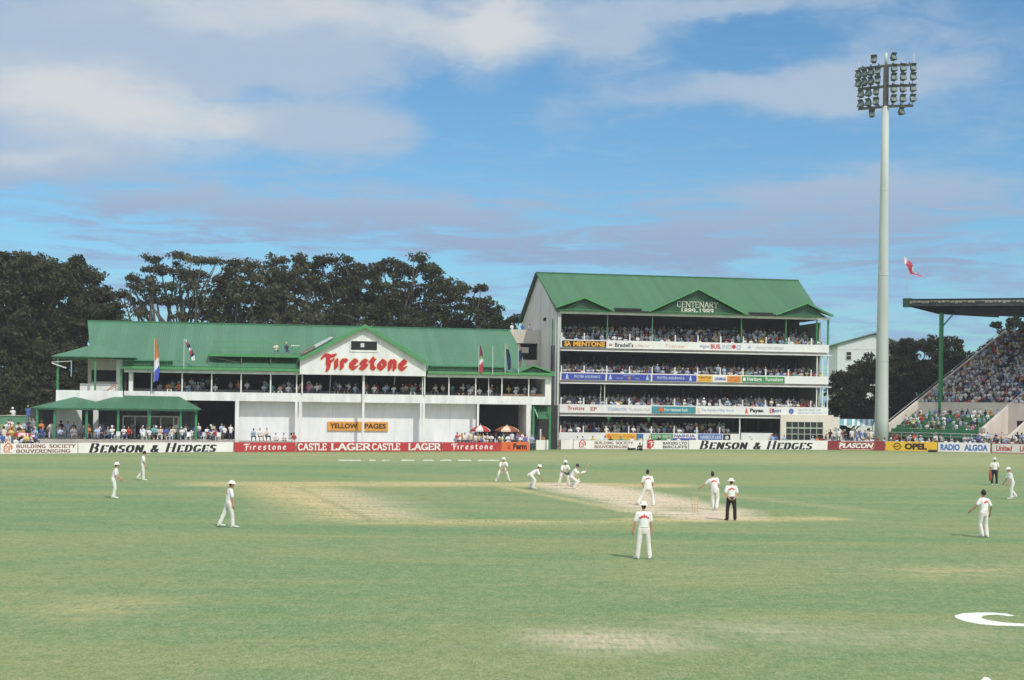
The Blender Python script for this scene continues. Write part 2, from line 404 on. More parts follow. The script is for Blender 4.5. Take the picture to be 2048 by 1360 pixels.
ys = np.concatenate([np.linspace(-400, 10, 8)[:-1], np.arange(10, 56, .5), np.arange(56, 104, .3), np.arange(104, 240, 4.0), np.linspace(240, 5000, 20)])
gx, gy = np.meshgrid(xs, ys); P = np.stack([gx.ravel(), gy.ravel()], 1); nx, ny = len(xs), len(ys)
idx = (np.arange(ny-1)[:, None]*nx+np.arange(nx-1)[None]).ravel()
F4 = np.stack([idx, idx+1, idx+nx+1, idx+nx], 1)
me = bpy.data.meshes.new('cricket_field'); me.from_pydata([(a, b, 0) for a, b in P.tolist()], [], F4.tolist())
tan = np.zeros(len(P)); dark = np.zeros(len(P)); pale = np.zeros(len(P))
pit = [(1065, 966), (1150, 966), (1240, 974), (1330, 990), (1420, 1008), (1500, 1024), (1500, 1038), (1400, 1040), (1290, 1026), (1200, 1000), (1110, 982)]
pale = np.maximum(pale, soft(P, pit, 2.2)*1.0)
tan = np.maximum(tan, line(P, (455, 968), (900, 968), 2.6, 2.4)*.62)
tan = np.maximum(tan, line(P, (900, 968), (1320, 971), 2.2, 2.4)*.7)
tan = np.maximum(tan, soft(P, [(480, 968), (640, 970), (720, 1000), (800, 1040), (735, 1044), (640, 1036), (560, 1005)], 3.5)*.75)
tan = np.maximum(tan, soft(P, [(560, 1015), (700, 1020), (700, 1040), (600, 1036)], 5)*.4)
pale = np.maximum(pale, soft(P, [(640, 978), (720, 985), (820, 1015), (850, 1038), (760, 1036), (690, 1005)], 4)*.42)
tan = np.maximum(tan, line(P, (745, 1045), (1300, 1044), .9, 1.2)*.38)
tan = np.maximum(tan, line(P, (880, 1043), (1060, 1043), .7, 1.0)*.6)
tan = np.maximum(tan, line(P, (1290, 1040), (1640, 1037), 1.0, 1.3)*.62)
tan = np.maximum(tan, line(P, (1000, 972), (1265, 1024), .35, .5)*.5)
tan = np.maximum(tan, line(P, (1225, 980), (1420, 1016), .3, .5)*.3)
tan = np.maximum(tan, line(P, (1400, 985), (1720, 1020), .5, 1.5)*.22)
dark = np.maximum(dark, line(P, (598, 975), (660, 1004), .1, .25)*.3)
dark = np.maximum(dark, line(P, (655, 1002), (746, 1042), .1, .25)*.42)
dark = np.maximum(dark, soft(P, [(1330, 1012), (1385, 1016), (1380, 1024), (1320, 1022)], 1.2)*.35)
pale = np.maximum(pale, soft(P, [(1060, 1262), (1200, 1256), (1330, 1262), (1400, 1290), (1330, 1304), (1160, 1306), (1080, 1290)], 1.6)*.5)
pale = np.maximum(pale, soft(P, [(1380, 1248), (1560, 1246), (1700, 1262), (1640, 1290), (1500, 1276)], 2.5)*.32)
pale = np.maximum(pale, soft(P, [(1640, 1268), (1900, 1258), (2048, 1276), (1900, 1286), (1700, 1288)], 2.5)*.25)
tan = np.maximum(tan, soft(P, [(1760, 1136), (2060, 1128), (2060, 1152), (1850, 1156)], 3)*.42)
tan = np.maximum(tan, soft(P, [(60, 1225), (150, 1200), (300, 1196), (320, 1212), (170, 1236)], 2.5)*.38)
tan = np.maximum(tan, soft(P, [(1100, 1135), (1700, 1120), (1800, 1145), (1300, 1160)], 5)*.15)
tan = np.maximum(tan, soft(P, [(480, 905), (2048, 903), (2048, 930), (480, 925)], 10)*.22)
ca = me.color_attributes.new('wear', 'FLOAT_COLOR', 'POINT')
ca.data.foreach_set('color', np.stack([tan, dark, pale, np.ones(len(P))], 1).astype(np.float32).ravel())
gm_ = bpy.data.materials.new('cut_grass'); gm_.use_nodes = True; nt = gm_.node_tree; nt.nodes.clear(); n = N(nt)
b = n.new('ShaderNodeBsdfPrincipled'); b.inputs['Roughness'].default_value = .9; b.inputs['Specular IOR Level'].default_value = .08
at = n.new('ShaderNodeVertexColor', layer_name='wear').outputs[0]; sp = n.new('ShaderNodeSeparateColor'); n.put(sp.inputs[0], at)
t = n.new('ShaderNodeTexCoord').outputs['Object']
big = n.noise(n.scale(t, (.35, 1, 1)), .045, 5, .62, 1.0); mid = n.noise(n.scale(t, (.3, 1, 1)), .35, 6, .65, .4)
small = n.noise(n.scale(t, (.7, 1, 1)), 3.0, 6, .7); fine_ = n.noise(n.scale(t, (.8, .45, 1)), 24, 3, .7); blade = n.noise(n.scale(t, (1, .35, 1)), 75, 2, .8)
g = n.mix(n.ramp(big, .40, .60), (.128, .255, .112, 1), (.250, .305, .125, 1))
g = n.mix(n.m('MULTIPLY', n.ramp(mid, .42, .72), .5), g, (.36, .355, .15, 1))
g = n.mix(n.m('MULTIPLY', n.ramp(mid, .30, .48, 1, 0), .45), g, (.115, .255, .125, 1))
mott = n.noise(n.scale(t, (.55, 1, 1)), 1.1, 7, .75); g = n.mix(n.m('MULTIPLY', n.ramp(mott, .5, .68), .4), g, (.36, .35, .22, 1)); g = n.mix(n.m('MULTIPLY', n.ramp(mott, .34, .47, 1, 0), .4), g, (.10, .225, .10, 1))
g = n.mix(n.m('MULTIPLY', n.ramp(small, .45, .75), .5), g, (.38, .40, .23, 1))
g = n.mix(n.m('MULTIPLY', n.ramp(small, .28, .48, 1, 0), .35), g, (.07, .19, .08, 1))
g = n.mix(n.m('MULTIPLY', n.ramp(fine_, .35, .5, 1, 0), .45), g, (.06, .165, .07, 1))
g = n.mix(n.m('MULTIPLY', n.ramp(blade, .52, .72), .5), g, (.40, .46, .28, 1))
def grain(sx, sy, lo, hi, kd, kl):
    global g
    q = n.noise(n.scale(t, (sx, sy, 1)), 1.0, 2, .7)
    g = n.mix(n.m('MULTIPLY', n.ramp(q, lo, .5, 1, 0), kd), g, (.075, .17, .075, 1)); g = n.mix(n.m('MULTIPLY', n.ramp(q, .5, hi), kl), g, (.46, .46, .26, 1))
grain(34, 8, .3, .7, .5, .42); grain(15, 4, .3, .7, .34, .26); grain(7, 2.6, .3, .7, .22, .18); grain(2.2, 1.1, .28, .72, .16, .14)
gr2 = n.ramp(n.noise(n.scale(t, (9, 1.2, 1)), 1.0, 3, .7), .35, .65, -.5, .5)
brk = n.ramp(n.noise(n.scale(t, (.22, 1, 1)), 1.3, 7, .72), .28, .72, -.5, .5); brk2 = n.ramp(small, .25, .75, -.3, .3)
def broken(v, k): return n.m('MULTIPLY', v, n.m('ADD', 1.0, n.m('MULTIPLY', n.m('ADD', n.m('ADD', brk, brk2), n.m('MULTIPLY', gr2, .7)), k)), clamp=True)
g = n.mix(broken(sp.outputs[0], 1.5), g, (.60, .48, .25, 1))
pc = n.mix(n.ramp(small, .3, .7), (.74, .61, .44, 1), (.60, .50, .37, 1))
g = n.mix(broken(sp.outputs[2], 1.25), g, pc)
g = n.mix(broken(sp.outputs[1], .4), g, (.075, .15, .075, 1))
n.put(b.inputs['Base Color'], g)
bp = n.new('ShaderNodeBump'); bp.inputs['Strength'].default_value = .55; bp.inputs['Distance'].default_value = .05
n.put(bp.inputs['Height'], n.m('ADD', n.m('ADD', small, fine_), blade)); n.put(b.inputs['Normal'], bp.outputs[0])
n.put(n.new('ShaderNodeOutputMaterial').inputs[0], b.outputs[0])
me.materials.append(gm_); me.update(); tag(obj('cricket_field', me), None, None, kind='structure')
# apron of paving behind the boards
M_pav = mat('paving', (.30, .27, .23), .9, .2, .8, bump=.2)
mb = MB(); ap = [G(-60, 906), G(467, 902), G(1060, 900), G(1145, 897), G(1655, 898), G(2120, 905)]
far = [Vector((95, 196, 0)), Vector((40, 182, 0)), Vector((6, 174, 0)), Vector((-23, 158, 0)), Vector((-70, 149, 0))]
mb.add([p+Vector((0, 1.2, .004)) for p in ap]+[p+Vector((0, 0, .004)) for p in far], [tuple(range(len(ap)+len(far)))])
tag(mb.build('pavement', M_pav), None, None, kind='structure')
# painted marks on the grass
M_paint = mat('ground_paint', (.78, .79, .75), .9, .3, 14, bump=.6, col2=(.58, .64, .50)); M_paint2 = mat('worn_ground_paint', (.66, .68, .58), .8, .4, 1.5, col2=(.28, .36, .20))
def flat(name, polys, m, label, cat, z=.006):
    mb = MB()
    for P_ in polys: mb.add([G(*p)+Vector((0, 0, z)) for p in P_], [tuple(range(len(P_)))])
    return tag(mb.build(name, m), None, None, kind='structure')
out_ = [(2031, 1232), (2012, 1227.5), (1985, 1225.5), (1955, 1225.3), (1925, 1227), (1909, 1231.5), (1912, 1236.5), (1930, 1243), (1958, 1248.5), (1990, 1251.5), (2040, 1253), (2100, 1252.6), (2140, 1250)]
in_ = [(2140, 1245.5), (2100, 1247.8), (2040, 1247.6), (2005, 1245), (1978, 1241), (1962, 1236.5), (1966, 1232), (1982, 1230), (2000, 1230.3), (2018, 1233)]
k = 9
polys = []
def lerp_on(Q, f):
    x = f*(len(Q)-1); i = min(int(x), len(Q)-2); a, b_ = Q[i], Q[i+1]; r = x-i
    return (a[0]+(b_[0]-a[0])*r, a[1]+(b_[1]-a[1])*r)
inr = in_[::-1]
for i in range(24): polys.append([lerp_on(out_, i/24), lerp_on(out_, (i+1)/24), lerp_on(inr, (i+1)/24), lerp_on(inr, i/24)])
flat('painted_letter', polys, M_paint, '', '')
flat('painted_letter', [[(1962, 1361), (1968, 1354.5), (1978, 1356), (1990, 1368), (1960, 1372)]], M_paint, '', '')
flat('painted_line', [[(a, 921.8), (b_, 921.8), (b_-3, 919.6), (a+2, 919.4)] for a, b_ in ((676, 722), (738, 752), (764, 780), (802, 830), (845, 868), (880, 904), (915, 944), (955, 1000))], M_paint2, '', '')
flat('painted_line', [[(1340, 1027), (1440, 1027.4), (1440, 1026.6), (1340, 1026.2)]], M_paint2, '', '')

# ------------------------------------------------------------------ the long two-storey pavilion
FA = Frame(Vector((ray(600, 790)[0]*157, 157)), R(10))
PV = fthing('pavilion', 'long low white two-storey pavilion with green iron roof and central white gable', 'building', FA)
def tri_int(px, py, t): s, z = FA.loc(px, py, t); return (s, t, z)
zt = FA.Z(600, 786.5); zb = FA.Z(600, 803.5); zg1 = FA.Z(600, 737.5); zg0 = FA.Z(600, 743.5); zw1 = zg0-.02; zw0 = FA.Z(600, 750)
sL = FA.S(248); sR = FA.S(1102)
# main roof
zE, tE = zg1+.05, -.55
rt = 11.0; zR = FA.Z(600, 651, rt)
rp = [(0, tE, zE), (10, tE, zE), (0, rt, zR)]
sr0, sr1 = FA.S(175, rt, 640), FA.S(1020, rt, 662)
pA = FA.hit(181, 704, *rp)
se0, se1 = FA.S(246, tE, 734), FA.S(1056, tE, 746)
RL = [Vector((sr0, rt, zR)), Vector((sr1, rt, zR)), FA.hit(1036, 690, *rp), Vector((se1, tE, zE)), Vector((se0, tE, zE)), Vector((se0, 2.2, zE+(2.2-tE)*(zR-zE)/(rt-tE))), pA]
mb = MB(); mb.prism(RL, (0, .06, -.14)); rb = MB()
rb.prism([(sr0, rt+.01, zR), (sr1, rt+.01, zR), (sr1, 22, zE), (sr0, 22, zE)], (0, -.06, -.14))
mb.add(rb.v, rb.f); mb.bar((sr0, rt, zR+.03), (sr1, rt, zR+.03), .3, .12)
mb.build('roof', M_roof, PV)
def roof_z(t): return zE+(t-tE)*(zR-zE)/(rt-tE)
def roof_t(z): return tE+(z-zE)*(rt-tE)/(zR-zE)
# dark band under the upper roof edge, right and far left
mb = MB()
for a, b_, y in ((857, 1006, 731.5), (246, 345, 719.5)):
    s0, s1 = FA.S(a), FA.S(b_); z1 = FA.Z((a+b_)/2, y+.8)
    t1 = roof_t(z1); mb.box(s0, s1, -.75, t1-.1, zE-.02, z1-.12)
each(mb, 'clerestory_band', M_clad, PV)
mb = MB()
for a, b_, y in ((857, 1006, 731.5), (246, 345, 719.5)):
    s0, s1 = FA.S(a), FA.S(b_); z1 = FA.Z((a+b_)/2, y+.8); t1 = roof_t(z1)
    mb.box(s0, s1, -.95, t1+.2, z1-.12, z1)
each(mb, 'band_flashing', M_post, PV)
# gutter, beam
mb = MB(); mb.box(FA.S(243), sR+.6, -.85, -.5, zg0, zg1-.02)
gx0, gx1 = FA.S(600), FA.S(853)
mb = MB(); mb.box(FA.S(243), gx0-.02, -.85, -.5, zg0, zg1-.02); mb.box(gx1+.02, FA.S(1106), -.85, -.5, zg0, zg1-.02); each(mb, 'gutter', M_trim, PV)
mb = MB(); mb.box(sL, gx0-.02, -.3, 0, zw0, zw1); mb.box(gx1+.02, sR, -.3, 0, zw0, zw1); each(mb, 'eaves_beam', M_white, PV)
# gable
zg = FA.Z(730, 654); pk = (FA.S(730, -.95, 654), FA.Z(730, 654, -.95)); t0 = -.95
gl = FA.loc(600, 721, t0); gr = FA.loc(852, 728, t0); gb = FA.Z(726, 750.5, t0)
mb = MB(); mb.prism([(gl[0], t0, gb), (gr[0], t0, gb), (gr[0], t0, gr[1]), (pk[0], t0, pk[1]), (gl[0], t0, gl[1])], (0, .36, 0)); mb.box(gl[0], gr[0], t0+.361, .3, gb, gb+.2)
mb.build('gable_wall', M_white, PV)
def gable(fr, par, L, Pk, Rr, t0, tz, mroof, mtrim, over=.5, th=.3, tw=.14):
    """two slopes running back from a gable to the main roof; tz(z) = where the main roof has height z"""
    (sl, zl), (sp_, zp), (sr_, zr) = L, Pk, Rr
    mb = MB()
    for s_, z_ in ((sl, zl), (sr_, zr)):
        mb.prism([(sp_, t0-over, zp), (s_, t0-over, z_), (s_, max(tz(z_), t0+.05), z_), (sp_, tz(zp), zp)], (0, 0, tw))
    mb.build('gable_roof', mroof, par)
    mb = MB()
    for s_, z_ in ((sl, zl), (sr_, zr)):
        d = Vector((s_-sp_, 0, z_-zp)); nn = Vector((-d.z, 0, d.x)).normalized()*(1 if d.x > 0 else -1)
        q = Vector((sp_, t0-over-.03, zp+tw+.04)); e = Vector((s_, t0-over-.03, z_+tw+.04))
        mb.prism([q, e, e-Vector((0, 0, th)), q-Vector((0, 0, th))], (0, -.07, 0))
    mb.build('bargeboard', mtrim, par)
gable(FA, PV, FA.loc(599, 719, t0), FA.loc(730, 652, t0), FA.loc(855, 727, t0), t0, roof_t, M_roof, M_trim, .45, .42)
# gable window
a0, a1 = FA.loc(702, 700, t0), FA.loc(754, 682, t0)
mb = MB(); s0, z0, s1, z1 = a0[0], FA.Z(728, 700, t0), a1[0], FA.Z(728, 682.5, t0)
for bx in ((s0-.12, s1+.12, z0-.22, z0-.02), (s0-.05, s1+.05, z1, z1+.06), (s0-.05, s0, z0, z1), (s1, s1+.05, z0, z1)): mb.box(bx[0], bx[1], t0-.08, t0-.005, bx[2], bx[3])
wf = mb.build('window', M_white, PV)
mb = MB(); mb.box(s0+.003, s1-.003, t0-.03, t0-.008, z0-.015, z1-.003); mb.build('pane', M_black, wf)
mb = MB(); mb.box(s0+1.05, s0+1.45, t0-.06, t0-.032, z0+.3, z0+.75); mb.build('monitor', M_railp, wf)
# gable lettering, standing proud of the wall
mb = MB(); BK2 = [(x*1.8, y*1.7) for x, y in BLK]; lt = glyphtext('Firestone', BK2, .24)
x0, x1 = FA.S(641, t0, 726), FA.S(815, t0, 730); y0, y1 = FA.Z(728, 745.3, t0), FA.Z(728, 708, t0)
fit(lt, x0, x1, y0, y1, lambda x, z: (x, t0-.06, z+.0*(x-x0)), mb, step=.002)
mb.build('lettering', M_redl, PV)
mb = MB(); fit(glyphtext('Firestone', [(a*2.35, b_*2.2) for a, b_ in BLK], .24), x0-.1, x1+.1, y0-.08, y1+.08, lambda x, z: (x, t0-.02, z), mb, step=.002)
mb.build('lettering_outline', mat('cream_outline', (.85, .72, .42), .6, .05), PV)
# balcony
mb = MB(); mb.box(sL, sR, -.12, .12, zb, zt); mb.box(sL, sR, .12, 1.19, zb+.02, zb+.3)
mb.build('balcony_parapet', M_white, PV)
mb = MB(); mb.box(sL, sR, .125, 8, zb+.3, zb+.55); mb.box(sL+.2, sR-.2, 1.9, 8, zb+.55, zb+.9); mb.box(sL+.2, sR-.2, 3.2, 8, zb+.9, zb+1.25)
mb.build('balcony_floor', M_conc, PV)
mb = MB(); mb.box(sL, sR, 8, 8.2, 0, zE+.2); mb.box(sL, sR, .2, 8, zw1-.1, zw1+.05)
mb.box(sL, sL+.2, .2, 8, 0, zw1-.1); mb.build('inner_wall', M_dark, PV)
mb = MB()
for px in (303, 364, 423, 482, 541, 593, 845, 897.5, 951, 1003.5, 1057): mb.bar((FA.S(px), -.02, zt), (FA.S(px), -.02, zw0), .13)
for px in (977,): mb.bar((FA.S(px), -.02, zt), (FA.S(px), -.02, zw0), .07)
for px in (604, 848.5): mb.bar((FA.S(px), -.25, zt), (FA.S(px), -.25, gb-.005), .13)
for px in (661, 790): mb.bar((FA.S(px), 2.5, zt-.2), (FA.S(px, 2.5), 2.5, zw1-.1), .09)
mb.bar((FA.S(726.5), -.3, 0), (FA.S(726.5), -.3, gb-.005), .24)
for px, w_ in ((474.5, .42), (593, .28), (600, .22), (603.5, .12), (842, .2), (847.5, .28), (956, .24)): mb.bar((FA.S(px), -.02, 0), (FA.S(px), -.02, zb-.005), w_)
each(mb, 'column', M_white, PV)
mb = MB(); q0 = FA.S(1090); mb.box(q0, sR-.003, -.1, 6, zt+.003, zw0-.003); mb.box(FA.S(1053), FA.S(1063), -.1, 5, 0, zb-.003)
mb.box(FA.S(257), FA.S(265), .15, 1.3, zt, zw0-.003); each(mb, 'end_wall', M_white, PV)
mb = MB(); mb.box(FA.S(478), FA.S(955), 1.2, 1.4, 0, zb-.003); mb.build('sight_screen_wall', M_wallw, PV)
for px in (534, 665, 790, 900): MB().box(FA.S(px, 1.2), FA.S(px, 1.2)+.03, 1.19, 1.199, 0, zb-.003).build('panel_joint', M_railp, PV)
mb = MB(); mb.box(FA.S(1008), FA.S(1050), .1, .16, zt+.12, zt+.22); mb.box(FA.S(1006), FA.S(1055), .125, .5, zt, zt+.06); mb.box(FA.S(1060), FA.S(1088), .1, .16, zt+.12, zt+.22); each(mb, 'shelf', M_tan, PV)
# camera platform hung over the roof
tp = .1; zp1 = FA.Z(505, 708.5, tp)
mb = MB(); mb.box(FA.S(415, tp), FA.S(598, tp), tp, tp+2.6, zp1-.1, zp1); pf = mb.build('platform_deck', M_trim, PV)
mb = MB(); mb.box(FA.S(414, tp), FA.S(598, tp), tp-.08, tp, zp1-.3, zp1+.03); mb.build('edge_beam', M_trim, pf)
mb = MB()
for px in (415, 482, 541, 595):
    for t_ in (tp+.1, tp+2.4): mb.bar((FA.S(px, t_), t_, roof_z(t_)-.05), (FA.S(px, t_), t_, zp1-.1), .1)
mb.bar((FA.S(415), tp+.1, zp1-.35), (FA.S(482), tp+.1, roof_z(tp)+.2), .05); each(mb, 'support', M_steel, PV)
mb = MB(); t_ = tp+2.55
for py in (684.5, 696): mb.bar((FA.S(425, t_), t_, FA.Z(510, py, t_)), (FA.S(598, t_), t_, FA.Z(510, py, t_)), .045)
for px in (426, 470, 512, 555, 596): mb.bar((FA.S(px, t_), t_, zp1), (FA.S(px, t_), t_, FA.Z(510, 684.5, t_)), .045)
each(mb, 'guard_rail', M_trim, PV)
mb = MB(); t_ = tp+2.4; mb.bar((FA.S(581, t_), t_, FA.Z(590, 691, t_)), (FA.S(598, t_), t_, FA.Z(590, 691.5, t_)), .09); mb.build('guard_rail', M_white, PV)
# loose flashing lying along the gable roof
mb = MB(); q = [FA.hit(a, b_, *rp)+Vector((0, -.12, .12)) for a, b_ in ((628, 693), (662, 676), (666, 678.5), (632, 698))]; mb.prism(q, (0, 0, .05)); mb.build('flashing', mat('bare_iron', (.42, .47, .46), .35, .15, metal=.3), PV)
mb = MB(); q = [FA.hit(a, b_, *rp)+Vector((0, -.1, .1)) for a, b_ in ((601, 707), (630, 692), (634, 697), (603, 713))]; mb.prism(q, (0, 0, .05)); mb.build('flashing', M_steel, PV)
# small gable over the right end
t1 = -.6; gable(FA, PV, FA.loc(1034, 747, t1), FA.loc(1066, 733, t1), FA.loc(1108, 748, t1), t1, lambda z: 7.0, M_roof2, M_trim, .2, .16)
mb = MB(); a, c_, d = FA.loc(1036, 747.4, t1), FA.loc(1066, 735, t1), FA.loc(1104, 748, t1); mb.prism([(a[0], t1+.1, a[1]), (d[0], t1+.1, a[1]), (c_[0], t1+.1, c_[1])], (0, .2, 0)); mb.build('gable_cladding', M_clad, PV)
# left wing: hipped upper veranda
th = -1.6
e0, e1 = FA.loc(103, 711.5, th), FA.loc(270, 713.5, th); ze = e0[1]; ap_ = FA.loc(184, 690, 3.5)
A_, B_, Pk_ = Vector((e0[0], th, ze)), Vector((e1[0], th, ze)), Vector((ap_[0], 3.5, ap_[1]))
P2_ = Vector((FA.S(200, 3.5, 692), 3.5, ap_[1])); Bk, Bk2 = Vector((e0[0], 8, ze)), Vector((e1[0], 8, ze))
mb = MB()
for q in ([A_, B_, P2_, Pk_], [A_, Pk_, Bk], [B_, Bk2, P2_], [Pk_, P2_, Bk2, Bk]): mb.prism(q, (0, 0, -.1))
mb.build('veranda_roof', M_roof, PV)
zf = FA.Z(180, 781); z2 = FA.Z(150, 797)
for px in (115, 190): MB().bar((FA.S(px, -1.2), -1.2, z2+.02), (FA.S(px, -1.2), -1.2, ze-.05), .2).build('post', M_post, PV)
MB().bar((FA.S(242), -.2, zt-.1), (FA.S(242), -.2, zg0), .16).build('post', M_post, PV)
mb = MB(); mb.box(FA.S(112, -1.3), sL-.003, -1.35, -1.15, z2-.6, zf); mb.box(FA.S(112, -1.3), FA.S(112, -1.3)+.2, -1.15, 6, z2-.6, zf); mb.box(FA.S(160, .8), FA.S(236, .8), .7, .9, zf-.2, FA.Z(180, 767, .8)); mb.build('balcony_parapet', M_white, PV)
MB().box(FA.S(112, -1.3)+.2, sL-.003, -1.15, 8, z2-.75, z2-.5).build('balcony_floor', M_conc, PV)
tw_ = 2.6; zc = ze-.1
mb = MB(); mb.box(FA.S(175, tw_), FA.S(182, tw_), tw_, tw_+.2, z2, zc); mb.box(FA.S(182, tw_), FA.S(232, tw_), tw_, tw_+.2, FA.Z(205, 740, tw_), zc); mb.box(FA.S(182, tw_), FA.S(232, tw_), tw_, tw_+.2, z2, FA.Z(205, 763, tw_)); mb.box(FA.S(175, tw_), FA.S(175, tw_)+.15, tw_+.2, 8, z2, zc)
mb.build('wall', M_beige, PV)
mb = MB(); mb.box(FA.S(232, .5), FA.S(244, .5), .45, 8, z2, zc-.1); mb.box(FA.S(244, .5), FA.S(266, .5), .45, .75, FA.Z(250, 728, .5), zc-.12); mb.build('wall', M_white, PV)
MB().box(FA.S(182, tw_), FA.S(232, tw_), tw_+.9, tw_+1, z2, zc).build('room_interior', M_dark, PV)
mb = MB(); mb.bar((FA.S(214), -.9, zf), (FA.S(236), -.9, FA.Z(236, 767)), .1); mb.bar((FA.S(214), -.9, zf-.1), (FA.S(236), -.9, FA.Z(236, 772)), .06); mb.build('stair_rail', mat('rust_rail', (.4, .12, .05), .6), PV)
# aerial on the wing
AE = fthing('television_aerial', 'spindly white aerial with blue upright at the left end of the pavilion', 'aerial', FA)
zq = FA.Z(120, 726, -1.5); mb = MB(); mb.bar((FA.S(102, -1.5), -1.5, FA.Z(102, 724, -1.5)), (FA.S(143, -1.5), -1.5, FA.Z(143, 722, -1.5)), .06); mb.bar((FA.S(103, -1.5), -1.5, FA.Z(103, 726, -1.5)), (FA.S(132, -1.5), -1.5, FA.Z(132, 736, -1.5)), .12); mb.build('boom', M_railp, AE)
MB().bar((FA.S(142, -1.5), -1.5, FA.Z(142, 722, -1.5)), (FA.S(142, -1.5), -1.5, FA.Z(142, 753, -1.5)), .1).build('upright', mat('pale_blue', (.25, .4, .5)), AE)
# lower veranda
tv, zv = -6.2, 4.2
lp = [(0, tv, zv), (10, tv, zv), (0, -.4, zv+1.45)]
H_ = lambda x, y: FA.hit(x, y, *lp)
q = [H_(75, 816.5), Vector((FA.S(398, tv), tv, zv)), H_(358, 793), H_(240, 790.5), H_(192, 803), H_(150, 793.5)]; q[0].y = tv; q[0].z = zv
mb = MB(); mb.prism(q, (0, .03, -.1)); lf = Vector((FA.S(61, tv+1.5), tv+1.5, zv))
mb.prism([q[0], q[5], Vector((q[5].x-1.2, 3, q[5].z)), Vector((lf.x, 3, zv)), lf], (0, 0, -.1)); mb.prism([q[1], q[2], Vector((q[2].x, 1.5, q[2].z)), Vector((q[1].x, 1.5, zv))], (0, 0, -.1))
mb.build('veranda_roof', M_roof, PV)
mb = MB(); mb.box(q[0].x, q[1].x, tv-.05, tv+.05, zv-.22, zv-.105); mb.build('veranda_gutter', M_clad, PV)
for px in (75, 110, 174, 237, 300, 362, 393): MB().bar((FA.S(px, tv+.4), tv+.4, 0), (FA.S(px, tv+.4), tv+.4, zv-.03), .22).build('post', M_post, PV)
tb = .3
mb = MB(); mb.box(FA.S(113, -1), FA.S(164, -1), -1, -.8, 0, 4.9); mb.box(FA.S(187, -1), FA.S(197, -1), -1.0, -.6, 0, 4.9); mb.build('wall', M_white, PV)
mb = MB(); mb.box(FA.S(62, 2), FA.S(113, 2), 1.8, 2, 0, 4.0); mb.box(FA.S(164, tb), FA.S(395, tb), tb, tb+.15, 0, zb-.3); mb.build('inner_wall', M_dgrey, PV)
mb = MB(); zz = FA.Z(300, 833, .15); mb.bar((FA.S(246, .15), .15, zz), (FA.S(357, .15), .15, zz), .16)
for px in (247, 271, 297, 322, 348, 357): mb.bar((FA.S(px, .15), .15, .9), (FA.S(px, .15), .15, zz+(.9 if px == 297 else 0)), .14)
wf = mb.build('window_frame', M_white, PV)
MB().box(FA.S(247, .24), FA.S(357, .24), .2, .25, .9, zz).build('pane', M_glass, wf)
# passage at the right end: green awning and posts
mb = MB(); a0, a1 = FA.S(1072, .6), FA.S(1100, .6); mb.prism([(a0, -.4, FA.Z(1085, 838)), (a1, -.4, FA.Z(1085, 838)), (a1, 1.4, FA.Z(1085, 812)), (a0, 1.4, FA.Z(1085, 812))], (0, 0, .06)); mb.build('awning', M_roof2, PV)
for px in (1067.5, 1100.5): MB().bar((FA.S(px, -.4), -.4, 0), (FA.S(px, -.4), -.4, FA.Z(1085, 813)), .2).build('post', M_post, PV)
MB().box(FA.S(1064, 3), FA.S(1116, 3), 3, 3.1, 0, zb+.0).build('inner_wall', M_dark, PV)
mb = MB(); mb.bar((FA.S(1070, -.3), -.3, FA.Z(1070, 818)), (FA.S(1076, -.3), -.3, FA.Z(1076, 834)), .08); mb.bar((FA.S(1082, 0), 0, .0), (FA.S(1082, 0), 0, FA.Z(1082, 858)), .15); mb.build('handrail', M_railp, PV)
# sign on the sight screen wall
SG = fthing('wall_sign', 'amber sign reading yellow pages on the white wall under the gable', 'sign', FA)
s0, s1, z0, z1 = FA.S(655.5, 1, 851), FA.S(776, 1, 853), FA.Z(715, 861.5, 1), FA.Z(715, 843.5, 1)
MB().box(s0, s1, 1.03, 1.18, z0, z1).build('panel', M_amber, SG)
mb = MB(); h_ = z1-z0
for wd, xa, xb in (('YELLOW', FA.S(660, 1, 851), FA.S(715, 1, 851)), ('PAGES', FA.S(729, 1, 851), FA.S(772, 1, 851))): fit(fonttext(wd, .03), xa, xb, z0+.24*h_, z1-.2*h_, lambda x, z: (x, 1.02, z), mb)
mb.build('lettering', M_black, SG)

